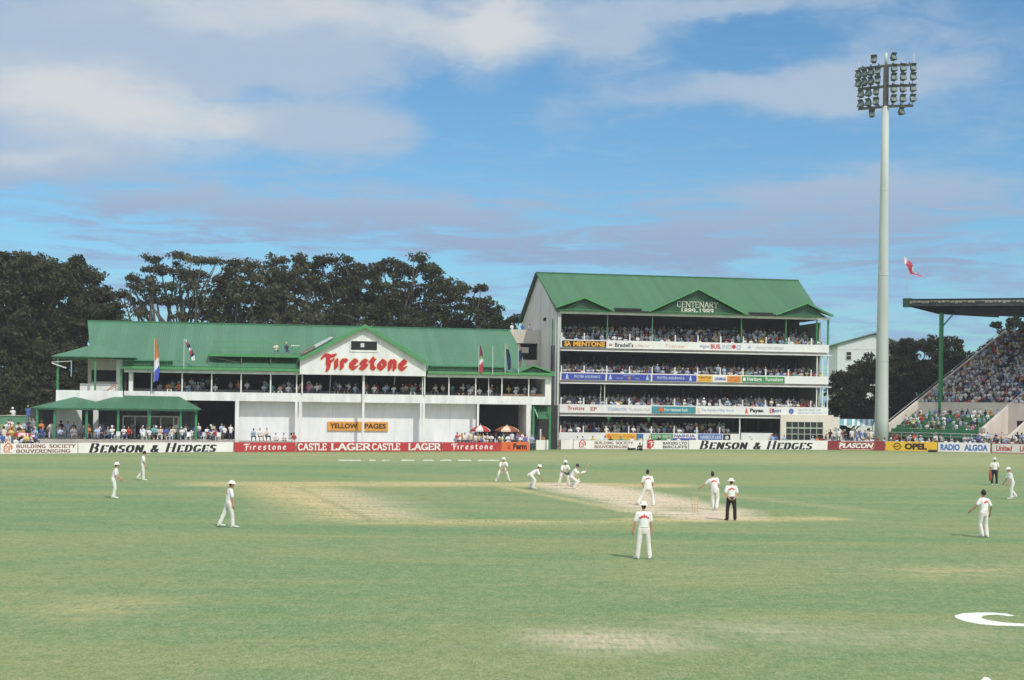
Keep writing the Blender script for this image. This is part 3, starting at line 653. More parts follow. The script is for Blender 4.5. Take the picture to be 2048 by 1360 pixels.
# ------------------------------------------------------------------ the four-storey stand
FB = Frame(Vector((ray(1120, 750)[0]*177, 177)), R(10.5))
ST = fthing('grandstand', 'tall four-storey stand with green roof, three green gables and rows of painted advertisements', 'building', FB)
bL, bR = FB.S(1119), FB.S(1656)
Zt = lambda y: FB.Z(1120, y)
ztop1, ztop0 = Zt(622), Zt(627)
tiers = [(Zt(678.5), Zt(694.5)), (Zt(744), Zt(760)), (Zt(808), Zt(825)), (Zt(864.5), Zt(879))]
tB = 9.0; sBk = FB.S(1632, 3)
M_par = mat('parapet_white', (.76, .75, .71), .6, .06, .6)
for i, (z1, z0) in enumerate(tiers):
    r1 = bR if i < 3 else FB.S(1480)
    mb = MB(); mb.box(bL, r1, -.1, .1, z0, z1)
    if i < 3: mb.box(r1-.15, r1, .1, tB-1, z0, z1)
    mb.build('parapet', M_par, ST)
    mb = MB(); mb.box(bL, r1+.3*(i < 3), -.35, -.105, z0-.42, z0-.3); mb.build('ledge', M_white, ST)
    fl = MB(); fl.box(bL, bR-.2, .105, tB, z0-.35, z0+.1)
    for k in range(1, 4): fl.box(bL+.1, sBk-.05, .9+k*1.15, tB-.01, z0+.1+.32*(k-1), z0+.1+.32*k)
    fl.build('floor_slab', M_conc, ST)
    # rail with short white posts
    mb = MB(); s_ = bL
    xs_ = [1122+45.4*j for j in range(12)]
    for px in xs_:
        if FB.S(px) < r1: mb.bar((FB.S(px), 0, z1), (FB.S(px), 0, z1+.85), .13)
    each(mb, 'railing_post', M_white, ST)
    if i < 3:
        mb = MB()
        for h in (.4, .8): mb.bar((bL, .03, z1+h), (bR, .03, z1+h), .03)
        each(mb, 'railing', M_dgrey, ST)
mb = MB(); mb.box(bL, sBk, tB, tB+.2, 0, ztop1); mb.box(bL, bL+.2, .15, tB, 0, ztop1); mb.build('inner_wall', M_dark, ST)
mb = MB()
for (z1, z0) in tiers[:3]: mb.box(sBk-.12, sBk+.12, 2.0, tB-.01, z0+.1, z0+4.0)
each(mb, 'screen_wall', mat('pale_green_wall', (.30, .36, .28), .7), ST)
# inner piers and doors to lighten the back wall
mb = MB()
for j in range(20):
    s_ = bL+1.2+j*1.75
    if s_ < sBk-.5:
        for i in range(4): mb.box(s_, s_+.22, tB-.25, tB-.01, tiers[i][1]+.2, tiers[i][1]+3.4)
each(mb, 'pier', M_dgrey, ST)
mb = MB()
for px, w_, h0, h1 in ((1151, .8, 2.3, 3.2), (1175, .35, 2.2, 3.2), (1184, .5, 1.9, 3.2), (1358, 1.0, 2.9, 3.1), (1447, 1.0, 2.4, 3.2), (1482, .6, 2.2, 3.2), (1556, .9, 2.4, 3.1), (1612, .5, 2.3, 3.2)):
    s_ = FB.S(px, tB); mb.box(s_, s_+w_, tB-.3, tB-.26, tiers[0][1]+h0, tiers[0][1]+h1)
each(mb, 'back_window', mat('dim_window', (.3, .36, .42), .6), ST)
mb = MB(); mb.box(bL-.1, bR+.1, -.25, .1, ztop0, ztop1); mb.build('fascia', M_white, ST)
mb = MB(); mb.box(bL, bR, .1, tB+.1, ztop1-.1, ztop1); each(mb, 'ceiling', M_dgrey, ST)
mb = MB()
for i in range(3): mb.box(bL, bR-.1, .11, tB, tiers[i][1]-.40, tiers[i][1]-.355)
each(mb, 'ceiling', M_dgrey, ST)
mb = MB(); mb.bar((bL, -.05, tiers[0][0]), (bL, -.05, ztop0), .14); mb.box(bL-.35, bL-.08, -.1, .25, 0, ztop1-.1); mb.build('corner_column', M_pole, ST)
mb = MB()
for px in (1213, 1303, 1570): mb.bar((FB.S(px), -.02, tiers[0][0]), (FB.S(px), -.02, ztop0), .11)
mb.bar((FB.S(1482), .2, tiers[0][0]), (FB.S(1482), .2, ztop0), .11); mb.bar((bR-.1, -.02, tiers[0][0]), (bR-.1, -.02, ztop0), .2); mb.bar((FB.S(1633), .2, tiers[0][0]), (FB.S(1633), .2, ztop0), .14)
each(mb, 'column', M_post, ST)
mb = MB()
for i in (1, 2):
    for px in (1633, 1644, 1654.5): mb.bar((FB.S(px, 0), -.02, tiers[i][0]), (FB.S(px), -.02, tiers[i-1][1]-.42), .12)
for px in (1300,): mb.bar((FB.S(1209), 0, tiers[2][0]), (FB.S(1209), 0, tiers[1][1]-.4), .09)
mb.bar((FB.S(1202), .5, tiers[2][0]), (FB.S(1202, .5), .5, tiers[1][1]-.6), .07)
mb.bar((FB.S(1480), 0, 0), (FB.S(1480), 0, tiers[2][1]-.42), .14); each(mb, 'column', M_white, ST)
mb = MB()
for px in (1218, 1298): MB().prism([(FB.S(px-3), .2, tiers[2][1]-.43), (FB.S(px+5), .2, tiers[2][1]-.43), (FB.S(px+1), .2, tiers[2][1]-1.2)], (0, .06, 0)).build('bracket', M_post, ST)
# roof
rt2 = 11.5; zR2 = FB.Z(1335, 553, rt2); zE2, tE2 = ztop1+.12, -.7
bp_ = [(0, tE2, zE2), (10, tE2, zE2), (0, rt2, zR2)]
rL, rR = FB.S(1072, rt2, 545), FB.S(1597, rt2, 561)
eL, eR = FB.S(1113, tE2, 616), FB.S(1640, tE2, 634)
eL = rL-.0+.3
q = [Vector((rL, rt2, zR2)), Vector((rR, rt2, zR2)), FB.hit(1627, 606, *bp_), Vector((eR, tE2, zE2)), Vector((eL, tE2, zE2))]
mb = MB(); mb.prism(q, (0, .05, -.16)); mb.prism([(rL, rt2+.01, zR2), (rR, rt2+.01, zR2), (rR+2, 23.5, zE2-.2), (rL, 23.5, zE2-.2)], (0, -.05, -.16)); mb.bar((rL, rt2, zR2+.03), (rR, rt2, zR2+.03), .3, .12)
mb.build('roof', M_roof2, ST)
def rt_(z): return tE2+(z-zE2)*(rt2-tE2)/(zR2-zE2)
mb = MB()
for a, b_ in (((rL-.05, rt2, zR2-.02), (rL-.05, 23.5, zE2-.25)),): mb.prism([a, b_, Vector(b_)-Vector((0, 0, .55)), Vector(a)-Vector((0, 0, .55))], (-.08, 0, 0))
mb.build('bargeboard', M_dgrey, ST)
tg = -.35
for nm, (lx, ly), (pxx, py_), (rx, ry), lab in ((0, (1110, 616), (1167.5, 596.5), (1224, 621.5), 'small left gable'), (1, (1296, 624), (1395, 579.5), (1490, 629.5), 'large middle gable'), (2, (1549, 631), (1612, 607.5), (1664, 633.5), 'small right gable')):
    L_, P_, R_ = FB.loc(lx, ly, tg), FB.loc(pxx, py_, tg), FB.loc(rx, ry, tg)
    zlo = ztop1+.05
    gable(FB, ST, (L_[0], max(L_[1], zlo)), P_, (R_[0], max(R_[1], zlo)), tg, rt_, M_roof2, M_trim, .45, .24)
    mb = MB(); mb.prism([(L_[0]+.6, tg+.05, ztop1+.003), (R_[0]-.6, tg+.05, ztop1+.003), (P_[0], tg+.05, P_[1]-.05)], (0, .15, 0)); mb.build('gable_cladding', M_clad, ST)
mb = MB(); yc0, yc1 = FB.Z(1395, 615.3, tg), FB.Z(1395, 603.3, tg)
fit(glyphtext('CENTENARY', SER, .2, serif=.10), FB.S(1354, tg, 609), FB.S(1436, tg, 609), yc0, yc1, lambda x, z: (x, tg-.03, z), mb, step=.001)
yc0, yc1 = FB.Z(1395, 627.3, tg), FB.Z(1395, 616.8, tg)
fit(fonttext('1889-1989', .012), FB.S(1363, tg, 621), FB.S(1427, tg, 621), yc0, yc1, lambda x, z: (x, tg-.03, z), mb, step=.001)
mb.build('lettering', mat('cream_lettering', (.72, .70, .60), .6, .05), ST)
mb = MB()
for a, b_, y in ((1226, 1279, 618.5), (1494, 1541, 627)):
    z_ = FB.Z((a+b_)/2, y, -.3); mb.box(FB.S(a), FB.S(b_), -.6, .4, z_-.1, z_+.12); mb.box(FB.S(a), FB.S(b_+12), -.7, -.3, ztop1+.02, ztop1+.2)
each(mb, 'roof_vent', M_black, ST)
# side wall (left), cladding; and link block with roof terrace
sw = bL-.36
mb = MB(); mb.prism([(sw, .25, 0), (sw, 22.3, 0), (sw, 22.3, zE2-.4), (sw, rt2, zR2-.25), (sw, .25, zE2-.35)], (-.2, 0, 0)); mb.build('side_wall', M_grey, ST)
mb = MB(); mb.box(sw-.55, sw-.22, .4, 1.3, 0, 12.6); mb.bar((sw-.4, 0, 0), (sw-.4, 0, 12.0), .12); mb.build('recess_shade_strip', M_dgrey, ST)  # dark grey box stands in for the shaded recess beside the pavilion
MB().bar((sw-.45, .9, 9.5), (sw-.45, .9, ztop1-1), .12).build('downpipe', M_post, ST)
tl = 9.5; l0, l1 = FB.S(1018, tl, 690), sw-.22
zl1 = FB.Z(1045, 659.5, tl); o0, o1 = FB.S(1034, tl, 700), FB.S(1075, tl, 700); oz1, oz0 = FB.Z(1050, 686.5, tl), FB.Z(1050, 719.5, tl)
mb = MB(); mb.box(l0, l1, tl, tl+.25, oz1, zl1); mb.box(l0, l1, tl, tl+.25, 0, oz0); mb.box(l0, o0, tl, tl+.25, oz0, oz1); mb.box(o1, l1, tl, tl+.25, oz0, oz1)
mb.box(l0, l0+.25, tl+.25, 17, 0, zl1); mb.box(l0, l1, 16.7, 17, 0, zl1); mb.box(l0+.25, l1, tl+.25, 16.7, zl1-1.3, zl1-1.0); mb.build('link_block', M_beige, ST)
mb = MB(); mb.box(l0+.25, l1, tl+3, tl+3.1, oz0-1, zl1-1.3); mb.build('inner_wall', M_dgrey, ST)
mb = MB(); mb.box(o0+.5, o0+1.6, tl+.3, tl+.4, oz0+.9, oz1-.5); mb.build('back_window', M_beige, ST)
MB().box(sw-.5, sw-.21, 6.0, 6.4, FB.Z(1073, 641, 6), FB.Z(1073, 635, 6)).build('wall_light', M_black, ST)
# ground floor right: cream block with a gridded window
g0, g1 = FB.S(1562, -.5), FB.S(1668, -.5); gz1 = FB.Z(1600, 829.5, -.5)
w0, w1, wz1, wz0 = FB.S(1573, -.5), FB.S(1647, -.5), FB.Z(1610, 844, -.5), .3
mb = MB(); mb.box(g0, w0, -.5, -.25, 0, gz1); mb.box(w1, g1, -.5, -.25, 0, gz1); mb.box(w0, w1, -.5, -.25, wz1, gz1); mb.box(g0, g1, -.25, 3, gz1-.12, gz1-.005); mb.box(g1-.25, g1, -.25, 3, 0, gz1-.12); mb.box(g1, g1+.9, -.3, 2, gz1-1.6, gz1-.25)
mb.build('ground_floor_wall', mat('cream_render', (.72, .66, .56), .8, .08, .8), ST)
mb = MB()
for k in range(7): mb.bar((w0+(w1-w0)*k/6, -.4, wz0), (w0+(w1-w0)*k/6, -.4, wz1), .08)
for k in range(1, 4): mb.bar((w0, -.38, wz0+(wz1-wz0)*k/4), (w1, -.38, wz0+(wz1-wz0)*k/4), .08 if k != 3 else .14)
wf = mb.build('window', mat('sage_frame', (.45, .52, .42), .6), ST)
MB().box(w0, w1, -.34, -.3, wz0, wz1).build('pane', M_glass, wf)
mb = MB(); mb.box(FB.S(1482), FB.S(1545), -.3, -.1, 0, FB.Z(1510, 866)); mb.build('low_wall', M_par, ST)
# advertisements on the parapets
def tierbox(i, a, b_):
    z1, z0 = tiers[i]; return FB.S(a), FB.S(b_), z0, z1
def banner(i, a, b_, m, texts, inset=.08, name='banner', label=None, bare=False):
    s0, s1, z0, z1 = tierbox(i, a, b_); z0 += inset; z1 -= inset+.05; h = z1-z0
    if bare:
        o = None; par = ST; lab = 'lettering'
    else:
        o = MB().box(s0, s1, -.16, -.105, z0, z1).build(name, m, ST); par = o; lab = 'lettering'
        if label: o['label'] = label
    tt = -.175 if not bare else -.115
    for T in texts:
        kind = T[0]; mb = MB()
        if kind == 't':      # text, x0 frac, x1, y0, y1, mat, bold
            _, body, x0, x1, y0, y1, mm, bd = T
            fit(fonttext(body, bd), s0+(s1-s0)*x0, s0+(s1-s0)*x1, z0+h*y0, z0+h*y1, lambda x, z: (x, tt, z), mb); mb.build(lab, mm, par)
        elif kind == 'k':
            _, x0, x1, y0, y1, mm = T
            fit(glyphtext('Firestone', BLK, .17), s0+(s1-s0)*x0, s0+(s1-s0)*x1, z0+h*y0, z0+h*y1, lambda x, z: (x, tt, z), mb, step=.001); mb.build(lab, mm, par)
        elif kind == 'd':
            _, x, y, r, mm = T
            c = poly_disc(s0+(s1-s0)*x, z0+h*y, h*r, h*r); mb.add([(p[0], tt-.004, p[1]) for p in c], [tuple(range(len(c)))]); mb.build('emblem', mm, par)
        elif kind == 'p':    # tree-like emblem
            _, x, mm = T; cx = s0+(s1-s0)*x
            for (dx, y0, y1) in ((.30, .12, .42), (.24, .34, .66), (.16, .58, .9)): mb.add([(cx-h*dx, tt, z0+h*y0), (cx+h*dx, tt, z0+h*y0), (cx+h*dx*.3, tt, z0+h*y1), (cx-h*dx*.3, tt, z0+h*y1)], [(0, 1, 2, 3)]); tt -= .002
            mb.build('emblem', mm, par)
        elif kind == 'r':
            _, x0, x1, y0, y1, mm = T; mb.box(s0+(s1-s0)*x0, s0+(s1-s0)*x1, tt-.01, tt, z0+h*y0, z0+h*y1); mb.build('panel', mm, par)
M_pb = mat('pale_blue_letter', (.45, .58, .78), .6); M_fr = mat('faded_red_letter', (.70, .42, .36), .6); M_fb = mat('faded_blue_letter', (.36, .42, .58), .6); M_fg = mat('faded_grey_letter', (.45, .44, .42), .6)
M_or = mat('orange_letter', (.80, .38, .05), .5)
banner(0, 1122.5, 1211, M_black, [('t', 'SA', .05, .20, .1, .9, M_or, .05), ('t', 'MENTONE', .25, .97, .1, .9, M_or, .04)])
banner(0, 1214, 1302, M_pboard, [('t', "Bredell's", .16, .58, .12, .82, M_black, .02), ('r', .03, .10, .3, .42, M_red), ('r', .03, .10, .5, .6, M_red), ('t', 'coffee bar', .62, .95, .2, .7, M_fr, 0)], bare=True)
banner(0, 1303, 1392, M_pboard, [('t', 'Premier', .3, .75, .15, .8, M_fr, 0)], bare=True)
banner(0, 1393, 1482, M_pboard, [('t', 'Algoa', .05, .26, .15, .8, M_blue2, 0), ('t', 'BUS', .30, .5, .15, .9, M_redl, .03), ('t', 'LINES', .5, .78, .15, .85, M_fb, .01), ('d', .82, .55, .33, M_redl), ('t', 'CO', .88, .98, .1, .8, M_blue2, .01)], bare=True)
banner(0, 1483, 1570, M_pboard, [('d', .16, .5, .26, M_fb), ('t', 'CREIGHTON GROUP', .3, .95, .25, .68, M_fg, .01)], bare=True)
banner(1, 1122.5, 1210, M_blue, [('p', .12, M_pb), ('t', 'PROTEA ASSURANCE', .28, .88, .28, .72, M_pb, .02)])
banner(1, 1213.5, 1300.5, M_blue, [('p', .07, M_pb), ('p', .92, M_pb), ('t', 'SUPPORTING', .2, .36, .2, .42, M_pb, 0), ('t', 'CRICKET IN EP', .35, .62, .68, .86, M_pb, 0), ('t', 'NOW', .64, .74, .2, .42, M_pb, 0), ('d', .5, .38, .26, M_tan)])
banner(1, 1304, 1392, M_blue, [('p', .86, M_pb), ('t', 'PROTEA ASSURANCE', .1, .72, .28, .72, M_pb, .02)])
banner(1, 1394.5, 1423, M_yellow, [('t', 'FURNITURE', .06, .94, .5, .85, M_brown, .02), ('t', 'DISCOUNT', .1, .9, .12, .4, M_orange, .01)])
banner(1, 1424, 1452.5, M_pboard, [('t', 'LINMAR', .15, .95, .25, .75, M_blue, .03)])
banner(1, 1453.5, 1481, M_amber, [('t', 'CASTOR', .08, .92, .55, .88, M_red, .01), ('t', 'SPORTS', .08, .92, .12, .42, M_red, .01)])
banner(1, 1483, 1568, M_sgreen, [('t', 'Heritage', .12, .46, .15, .85, M_white, .02), ('t', 'Furnishing', .55, .96, .15, .85, M_white, .02), ('r', .02, .08, .25, .75, M_white)])
banner(2, 1119, 1210, M_pboard, [('k', .17, .55, .18, .88, M_redl), ('t', 'EP', .68, .82, .22, .78, M_redl, .02)], bare=True)
banner(2, 1213, 1302, M_pboard, [('t', 'Woolworths', .02, .45, .2, .9, M_fb, .02), ('t', 'The Nicholas Wallis', .5, .98, .25, .7, M_fg, .0)], bare=True)
banner(2, 1303.5, 1391, M_teal, [('t', 'First National Bank', .28, .82, .3, .7, M_white, .02), ('d', .205, .52, .36, M_orange), ('r', .19, .22, .02, .35, M_brown)])
banner(2, 1392, 1480, M_pboard, [('t', 'The Standard Bldg Group', .12, .86, .25, .72, M_fb, .015), ('r', .03, .09, .1, .8, mat('peach', (.75, .55, .42)))], bare=True)
banner(2, 1482, 1571, M_pboard, [('t', 'Payen', .2, .5, .12, .85, M_black, .04), ('p', .12, M_orange), ('t', 'Elf', .64, .74, .2, .9, M_redl, .02), ('t', 'Sport', .7, .9, .2, .85, M_blue, .02)], bare=True)
banner(2, 1572, 1656, M_pboard, [('d', .12, .5, .42, M_blue2), ('d', .12, .5, .18, M_white), ('t', 'HEALTH AND LIFE', .28, .82, .58, .85, M_fb, .01), ('t', 'INSURANCE BROKERS LTD', .28, .98, .12, .4, M_fb, .01)], bare=True)
banner(3, 1212, 1287, M_yellow, [('t', 'FRUIT and VEGETABLES', .16, .78, .35, .85, M_orange, .0), ('d', .08, .55, .3, M_orange), ('r', .82, 1.0, .0, 1.0, M_blue2), ('r', .05, .8, -.25, .05, M_teal)], 0.02)
banner(3, 1302, 1346, M_sgreen, [('t', 'CORDER', .05, .45, .3, .85, M_white, 0), ('t', 'FARMS', .55, .95, .3, .85, M_white, 0)], 0.02)
banner(3, 1346.5, 1392, M_pboard, [('t', 'NASHUA', .05, .95, .45, .95, M_blue, .03), ('r', .0, 1.0, .02, .35, M_blue)], 0.02)
banner(3, 1397, 1445, M_blue2, [('t', 'HARBOUR LINE', .08, .95, .3, .8, M_white, .01)], 0.02)
banner(3, 1447, 1461, M_black, [('d', .5, .5, .3, M_railp)], 0.02)
# ------------------------------------------------------------------ raked stand at the right
O = W(1775, 848, 190); FC = Frame((O.x, O.y), math.atan2(-.73, .68))      # local x = along the rows, y = up the rake
SLP = .447
RK = fthing('raked_stand', 'open concrete stand under a dark cantilever roof at the right edge', 'grandstand', FC)
M_gb = mat('green_bench_paint', (.05, .22, .10), .6, .15); M_dg = mat('dark_green_paint', (.03, .09, .055), .6, .2)
mb = MB(); L_ = 46
mb.box(.3, 13.4, 0, .35, 0, 2.2)
for k in range(5): mb.box(.3, 13.4, .35+k*1.3, 7.0, 2.19+.47*k, 2.19+.47*(k+1))
mb.build('lower_terrace', M_gb, RK)
MB().box(-1, L_, -.2, -.02, 0, 1.6).build('front_wall', M_dg, RK)
mb = MB(); mb.bar((-2.5, -.3, 2.15), (L_, -.3, 2.15), .09); mb.bar((-2.5, -.3, 1.75), (L_, -.3, 1.75), .05)
for k in range(18): mb.bar((-2.5+k*2.4, -.3, .8), (-2.5+k*2.4, -.3, 2.15), .06)
mb.build('front_rail', M_railp, RK)
MB().box(.3, L_, 7.02, 7.35, 0, 6.25).build('tier_wall', M_beige, RK)
mb = MB()
for k in range(28): mb.box(.3, L_, 7.35+k*.86, 32, 5.2+.385*k, 5.2+.385*(k+1))
mb.build('upper_terrace', M_dgrey, RK)
def stringer(r, name, t0=-.15, t1=31.3, w_=.35, par=RK, m=M_beige, z0=3.25, lo=1.1):
    mb = MB(); a, b_ = (r, t0, z0+SLP*t0), (r, t1, z0+SLP*t1)
    mb.prism([a, b_, (r, t1, b_[2]-lo), (r, t0, a[2]-lo)], (w_, 0, 0)); return mb.build(name, m, par)
stringer(0, 'end_parapet'); mb = MB(); mb.prism([(0.05, 0, 2.2), (.05, 31.3, 16.1), (.05, 31.3, 0), (.05, 0, 0)], (.2, 0, 0)); mb.build('end_wall', M_conc, RK)
mb = MB(); mb.bar((.15, 0, 3.7), (.15, 31.3, 3.7+SLP*31.3), .05); mb.build('hand_rail', M_railp, RK)
stringer(13.6, 'stair_wall', -.3, 31, .4, lo=4.0, z0=3.0)
stringer(17.6, 'stair_wall', -1.2, 7.0, .4, lo=3, z0=2.4)
mb = MB(); mb.box(14.0, 30, 6.0, 6.3, 3.9, 6.1); mb.box(14.0, 15.2, 6.0, 6.3, 0, 3.9); mb.build('portal_wall', M_beige, RK)
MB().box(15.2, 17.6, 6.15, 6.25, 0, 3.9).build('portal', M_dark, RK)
mb = MB(); mb.box(13.4, 14.3, -.3, .6, 0, 3.0); mb.build('stair_pier', M_beige, RK)
for r_ in (3.6, 24):
    mb = MB(); mb.bar((r_, 7.2, 5.0), (r_, 7.2, 18.3), .42); mb.build('roof_post', M_post, RK)
    mb = MB(); mb.bar((r_, 7.3, 16.4), (r_+1.7, 7.3, 18.1), .15); mb.build('brace', M_post, RK)
# roof: cantilever slab, trusses, scalloped edge
c0, c1, r0 = 5.6, 31.0, -1.0
zr_ = lambda r: 20.1-.04*(r-r0)
def rr(r, c, dz=0): return Vector((r, c, zr_(r)+dz))
mb = MB(); mb.prism([rr(r0, c0), rr(L_, c0), rr(L_, c1), rr(r0, c1)], (0, 0, .14)); mb.build('roof', M_dg, RK)
mb = MB(); mb.prism([rr(r0, c0-.02), rr(L_, c0-.02), rr(L_, c0-.02, .22), rr(r0, c0-.02, .22)], (0, -.12, 0)); mb.build('roof_edge', M_black, RK)
mb = MB(); r_ = r0; k = 0
while r_ < L_-1:
    h = .28+.09*math.sin(k*1.7)+.06*math.sin(k*.63); mb.prism([rr(r_, c0-.05, -.02), rr(r_+.62, c0-.05, -.02), rr(r_+.52, c0-.05, -h), rr(r_+.1, c0-.05, -h-.02)], (0, -.04, 0)); r_ += .62; k += 1
mb.build('lit_sheet_edge', mat('lit_edge_cream', (.50, .44, .36), .7, .4, 3), RK)  # cream colour stands in for light caught on the corrugated sheet edge
mb = MB(); mb.prism([rr(r0, c0+.1, -.02), rr(L_, c0+.1, -.02), rr(L_, c0+.1, -.75), rr(r0, c0+.1, -.75)], (0, .2, 0)); mb.build('edge_truss', M_dgrey, RK)
mb = MB()
for k in range(8):
    r_ = r0+.1+k*4.6; mb.prism([rr(r_, c0+.3, -.75), rr(r_, c0+.3, -.02), rr(r_, c1, -.02), rr(r_, c1, -1.0), rr(r_, 14, -1.4)], (.12, 0, 0))
mb.prism([rr(4.2, 7.6, -.02), rr(L_, 7.6, -.02), rr(L_, 7.6, -1.9), rr(5.5, 7.6, -1.75)], (0, .25, 0)); mb.build('roof_truss', M_black, RK)
MB().box(r0-.25, r0+.75, c0-.2, c0+.6, zr_(r0)-.9, zr_(r0)+.3).build('gutter_box', M_dg, RK)

# ------------------------------------------------------------------ floodlight mast
pb = G(1762.5, 893); YM = 200.0; u_, v_ = ray(1763, 838); base = Vector((u_*YM*.92, YM*.92, CAMH*.08))
MT = thing('floodlight_mast', 'very tall pale grey-green floodlight mast with a rack of lamps, right of the stands', 'floodlight mast', base); MT.scale = (.92, .92, .92)
zz = lambda py: CAMH+ray(1770, py)[1]*YM
zt_ = zz(106); zh0 = zz(213)
mb = MB(); mb.tube([(0, 0, -.6), (0, 0, 4), (0, 0, 12), (0, 0, 20), (0, 0, 27.5), (0, 0, 37), (0, 0, zh0)], [.97, .94, .86, .77, .68, .58, .48], 40, cap=False); mb.build('pole', M_pole, MT, True)
for z_, r_ in ((12, .865), (24, .73), (36, .595)): MB().tube([(0, 0, z_-.06), (0, 0, z_+.06)], [r_+.012, r_+.012], 40, cap=False).build('section_joint', M_pole, MT, True)
MB().bar((.2, -.90, 3.0), (.2, -.66, 24), .04).build('cable_conduit', M_railp, MT)
mb = MB(); mb.tube([(0, 0, zh0+.02), (0, 0, zz(130))], [.36, .33], 14, cap=False)
for k in range(18):
    z_ = zh0+.2+k*.32; mb.bar((-.28, -.46, z_), (.28, -.46, z_), .05)
for s_ in (-.28, .28): mb.bar((s_, -.46, zh0), (s_, -.46, zz(131)), .07)
mb.build('ladder_shaft', M_steel, MT)
mb = MB(); mb.tube([(0, 0, zz(130)), (0, 0, zt_)], [.21, .19], 14, cap=False); mb.build('finial', M_pole, MT, True)
WL, WR = Vector((-3.35, 2.0, 0)), Vector((3.7, -.8, 0))
for py in (131.5, 172.5, 213):
    z_ = zz(py)
    for wv, nm in ((WL, 'arm'), (WR, 'arm')):
        mb = MB(); mb.bar((0, 0, z_), wv+Vector((0, 0, z_)), .34, .3)
        for k in range(3): p = wv*(.25+.3*k)+Vector((0, 0, z_+.22)); mb.tube([p-Vector((0, 0, .1)), p+Vector((0, 0, .1))], [.14, .12], 8)
        mb.build('crossarm', M_steel, MT)
mb = MB()
for wv in (WL, WR):
    for f in (.3, .62, .96): mb.bar(wv*f+Vector((0, 0, zz(213))), wv*f+Vector((0, 0, zz(131))), .07)
mb.build('rack_frame', M_steel, MT)
for p, y1 in ((WL, 110), (WR, 108)): MB().bar(p+Vector((0, 0, zz(131))), p+Vector((0, 0, zz(y1))), .12 if p is WR else .05).build('lightning_rod', M_railp, MT)
def lamp(pos, yaw, tilt=28, s=1.0):
    Mx = Matrix.Translation(pos) @ Matrix.Rotation(yaw, 4, 'Z') @ Matrix.Rotation(R(-tilt), 4, 'X')
    def T(ps): return [Mx @ Vector(p) for p in ps]
    w_, h = .43*s, .43*s
    front = [(-w_, -.35, -h), (w_, -.35, -h), (w_, -.35, h), (-w_, -.35, h)]; back = [(-w_*.55, .3, -h*.6), (w_*.55, .3, -h*.6), (w_*.55, .3, h*.6), (-w_*.55, .3, h*.6)]
    mb = MB(); mb.add(T(front+back), [(4, 5, 6, 7), (0, 4, 7, 3), (1, 2, 6, 5), (3, 7, 6, 2), (0, 1, 5, 4)])
    mb.add(T([(-w_, -.34, h), (w_, -.34, h), (w_, -.75, h*1.02), (-w_, -.75, h*1.02), (-w_, -.34, h-.03), (w_, -.34, h-.03), (w_, -.75, h*1.02-.03), (-w_, -.75, h*1.02-.03)]), [(0, 1, 2, 3), (4, 7, 6, 5), (3, 2, 6, 7)])
    o = mb.build('floodlight', mat('lamp_housing', (.10, .12, .11), .5, .2), MT)
    g = MB(); g.add(T([(-w_*.92, -.335, -h*.92), (w_*.92, -.335, -h*.92), (w_*.92, -.335, h*.92), (-w_*.92, -.335, h*.92)]), [(0, 1, 2, 3)]); g.build('lens', mat('lamp_lens', (.16, .21, .19), .25, .5, 3, spec=.6), o)
for py in (141, 159, 182, 202):
    for k, f in enumerate((.24, .57, .93)): lamp(WR*f+Vector((0, -.45, zz(py))), R(12))
    for k, f in enumerate((.30, .54, .78, 1.0)):
        if py in (182, 202) and k == 3: continue
        lamp(WL*(f*(1.0 if py < 170 else 1.15))+Vector((-.05, -.45, zz(py+3+k*.9))), R(-52+22*(k == 0)))
lamp(WL*.45+Vector((0, -.2, zz(119))), R(-20)); lamp(Vector((.85, -.5, zz(118))), R(25)); lamp(WL*.5+Vector((0, 0, zz(227))), R(-8)); lamp(WR*.55+Vector((0, 0, zz(226))), R(28))

# ------------------------------------------------------------------ white house behind the trees
FH = Frame(Vector((ray(1675, 700)[0]*238, 238)), R(-6))
HS = fthing('white_house', 'plain white gabled house rising behind the dark trees beside the mast', 'house', FH)
hx0, hx1 = 0, FH.S(1800); zE_ = FH.Z(1675, 688.5); zP = FH.Z(1748, 667.5); hp = FH.S(1748)
mb = MB(); mb.prism([(0, 0, 0), (hx1, 0, 0), (hx1, 0, FH.Z(1800, 689)), (hp, 0, zP-.15), (0, 0, zE_)], (0, 12, 0)); mb.build('wall', mat('white_plaster', (.74, .78, .76), .8, .06), HS)
mb = MB(); mb.prism([(-.9, -.4, zE_-.25), (hp, -.4, zP), (hp, 12.4, zP), (-.9, 12.4, zE_-.25)], (0, 0, .2)); mb.prism([(hx1+.9, -.4, FH.Z(1800, 689)-.25), (hp+.01, -.4, zP), (hp+.01, 12.4, zP), (hx1+.9, 12.4, FH.Z(1800, 689)-.25)], (0, 0, .2)); mb.build('roof', mat('sage_roof', (.16, .24, .15), .7), HS)
s0, s1, z0, z1 = FH.S(1691), FH.S(1702), FH.Z(1696, 720), FH.Z(1696, 703)
mb = MB(); mb.box(s0, s1, -.08, -.005, z0, z1); wf = mb.build('window', M_white, HS)
mb = MB(); zm = (z0+z1)/2; mb.box(s0+.08, s1-.08, -.1, -.085, z0+.08, zm-.05); mb.box(s0+.08, s1-.08, -.1, -.085, zm+.05, z1-.08); mb.build('pane', M_glass, wf)
MB().box(hx0, hx1, -.03, -.004, zE_-.9, zE_-.83).build('string_course', M_railp, HS)

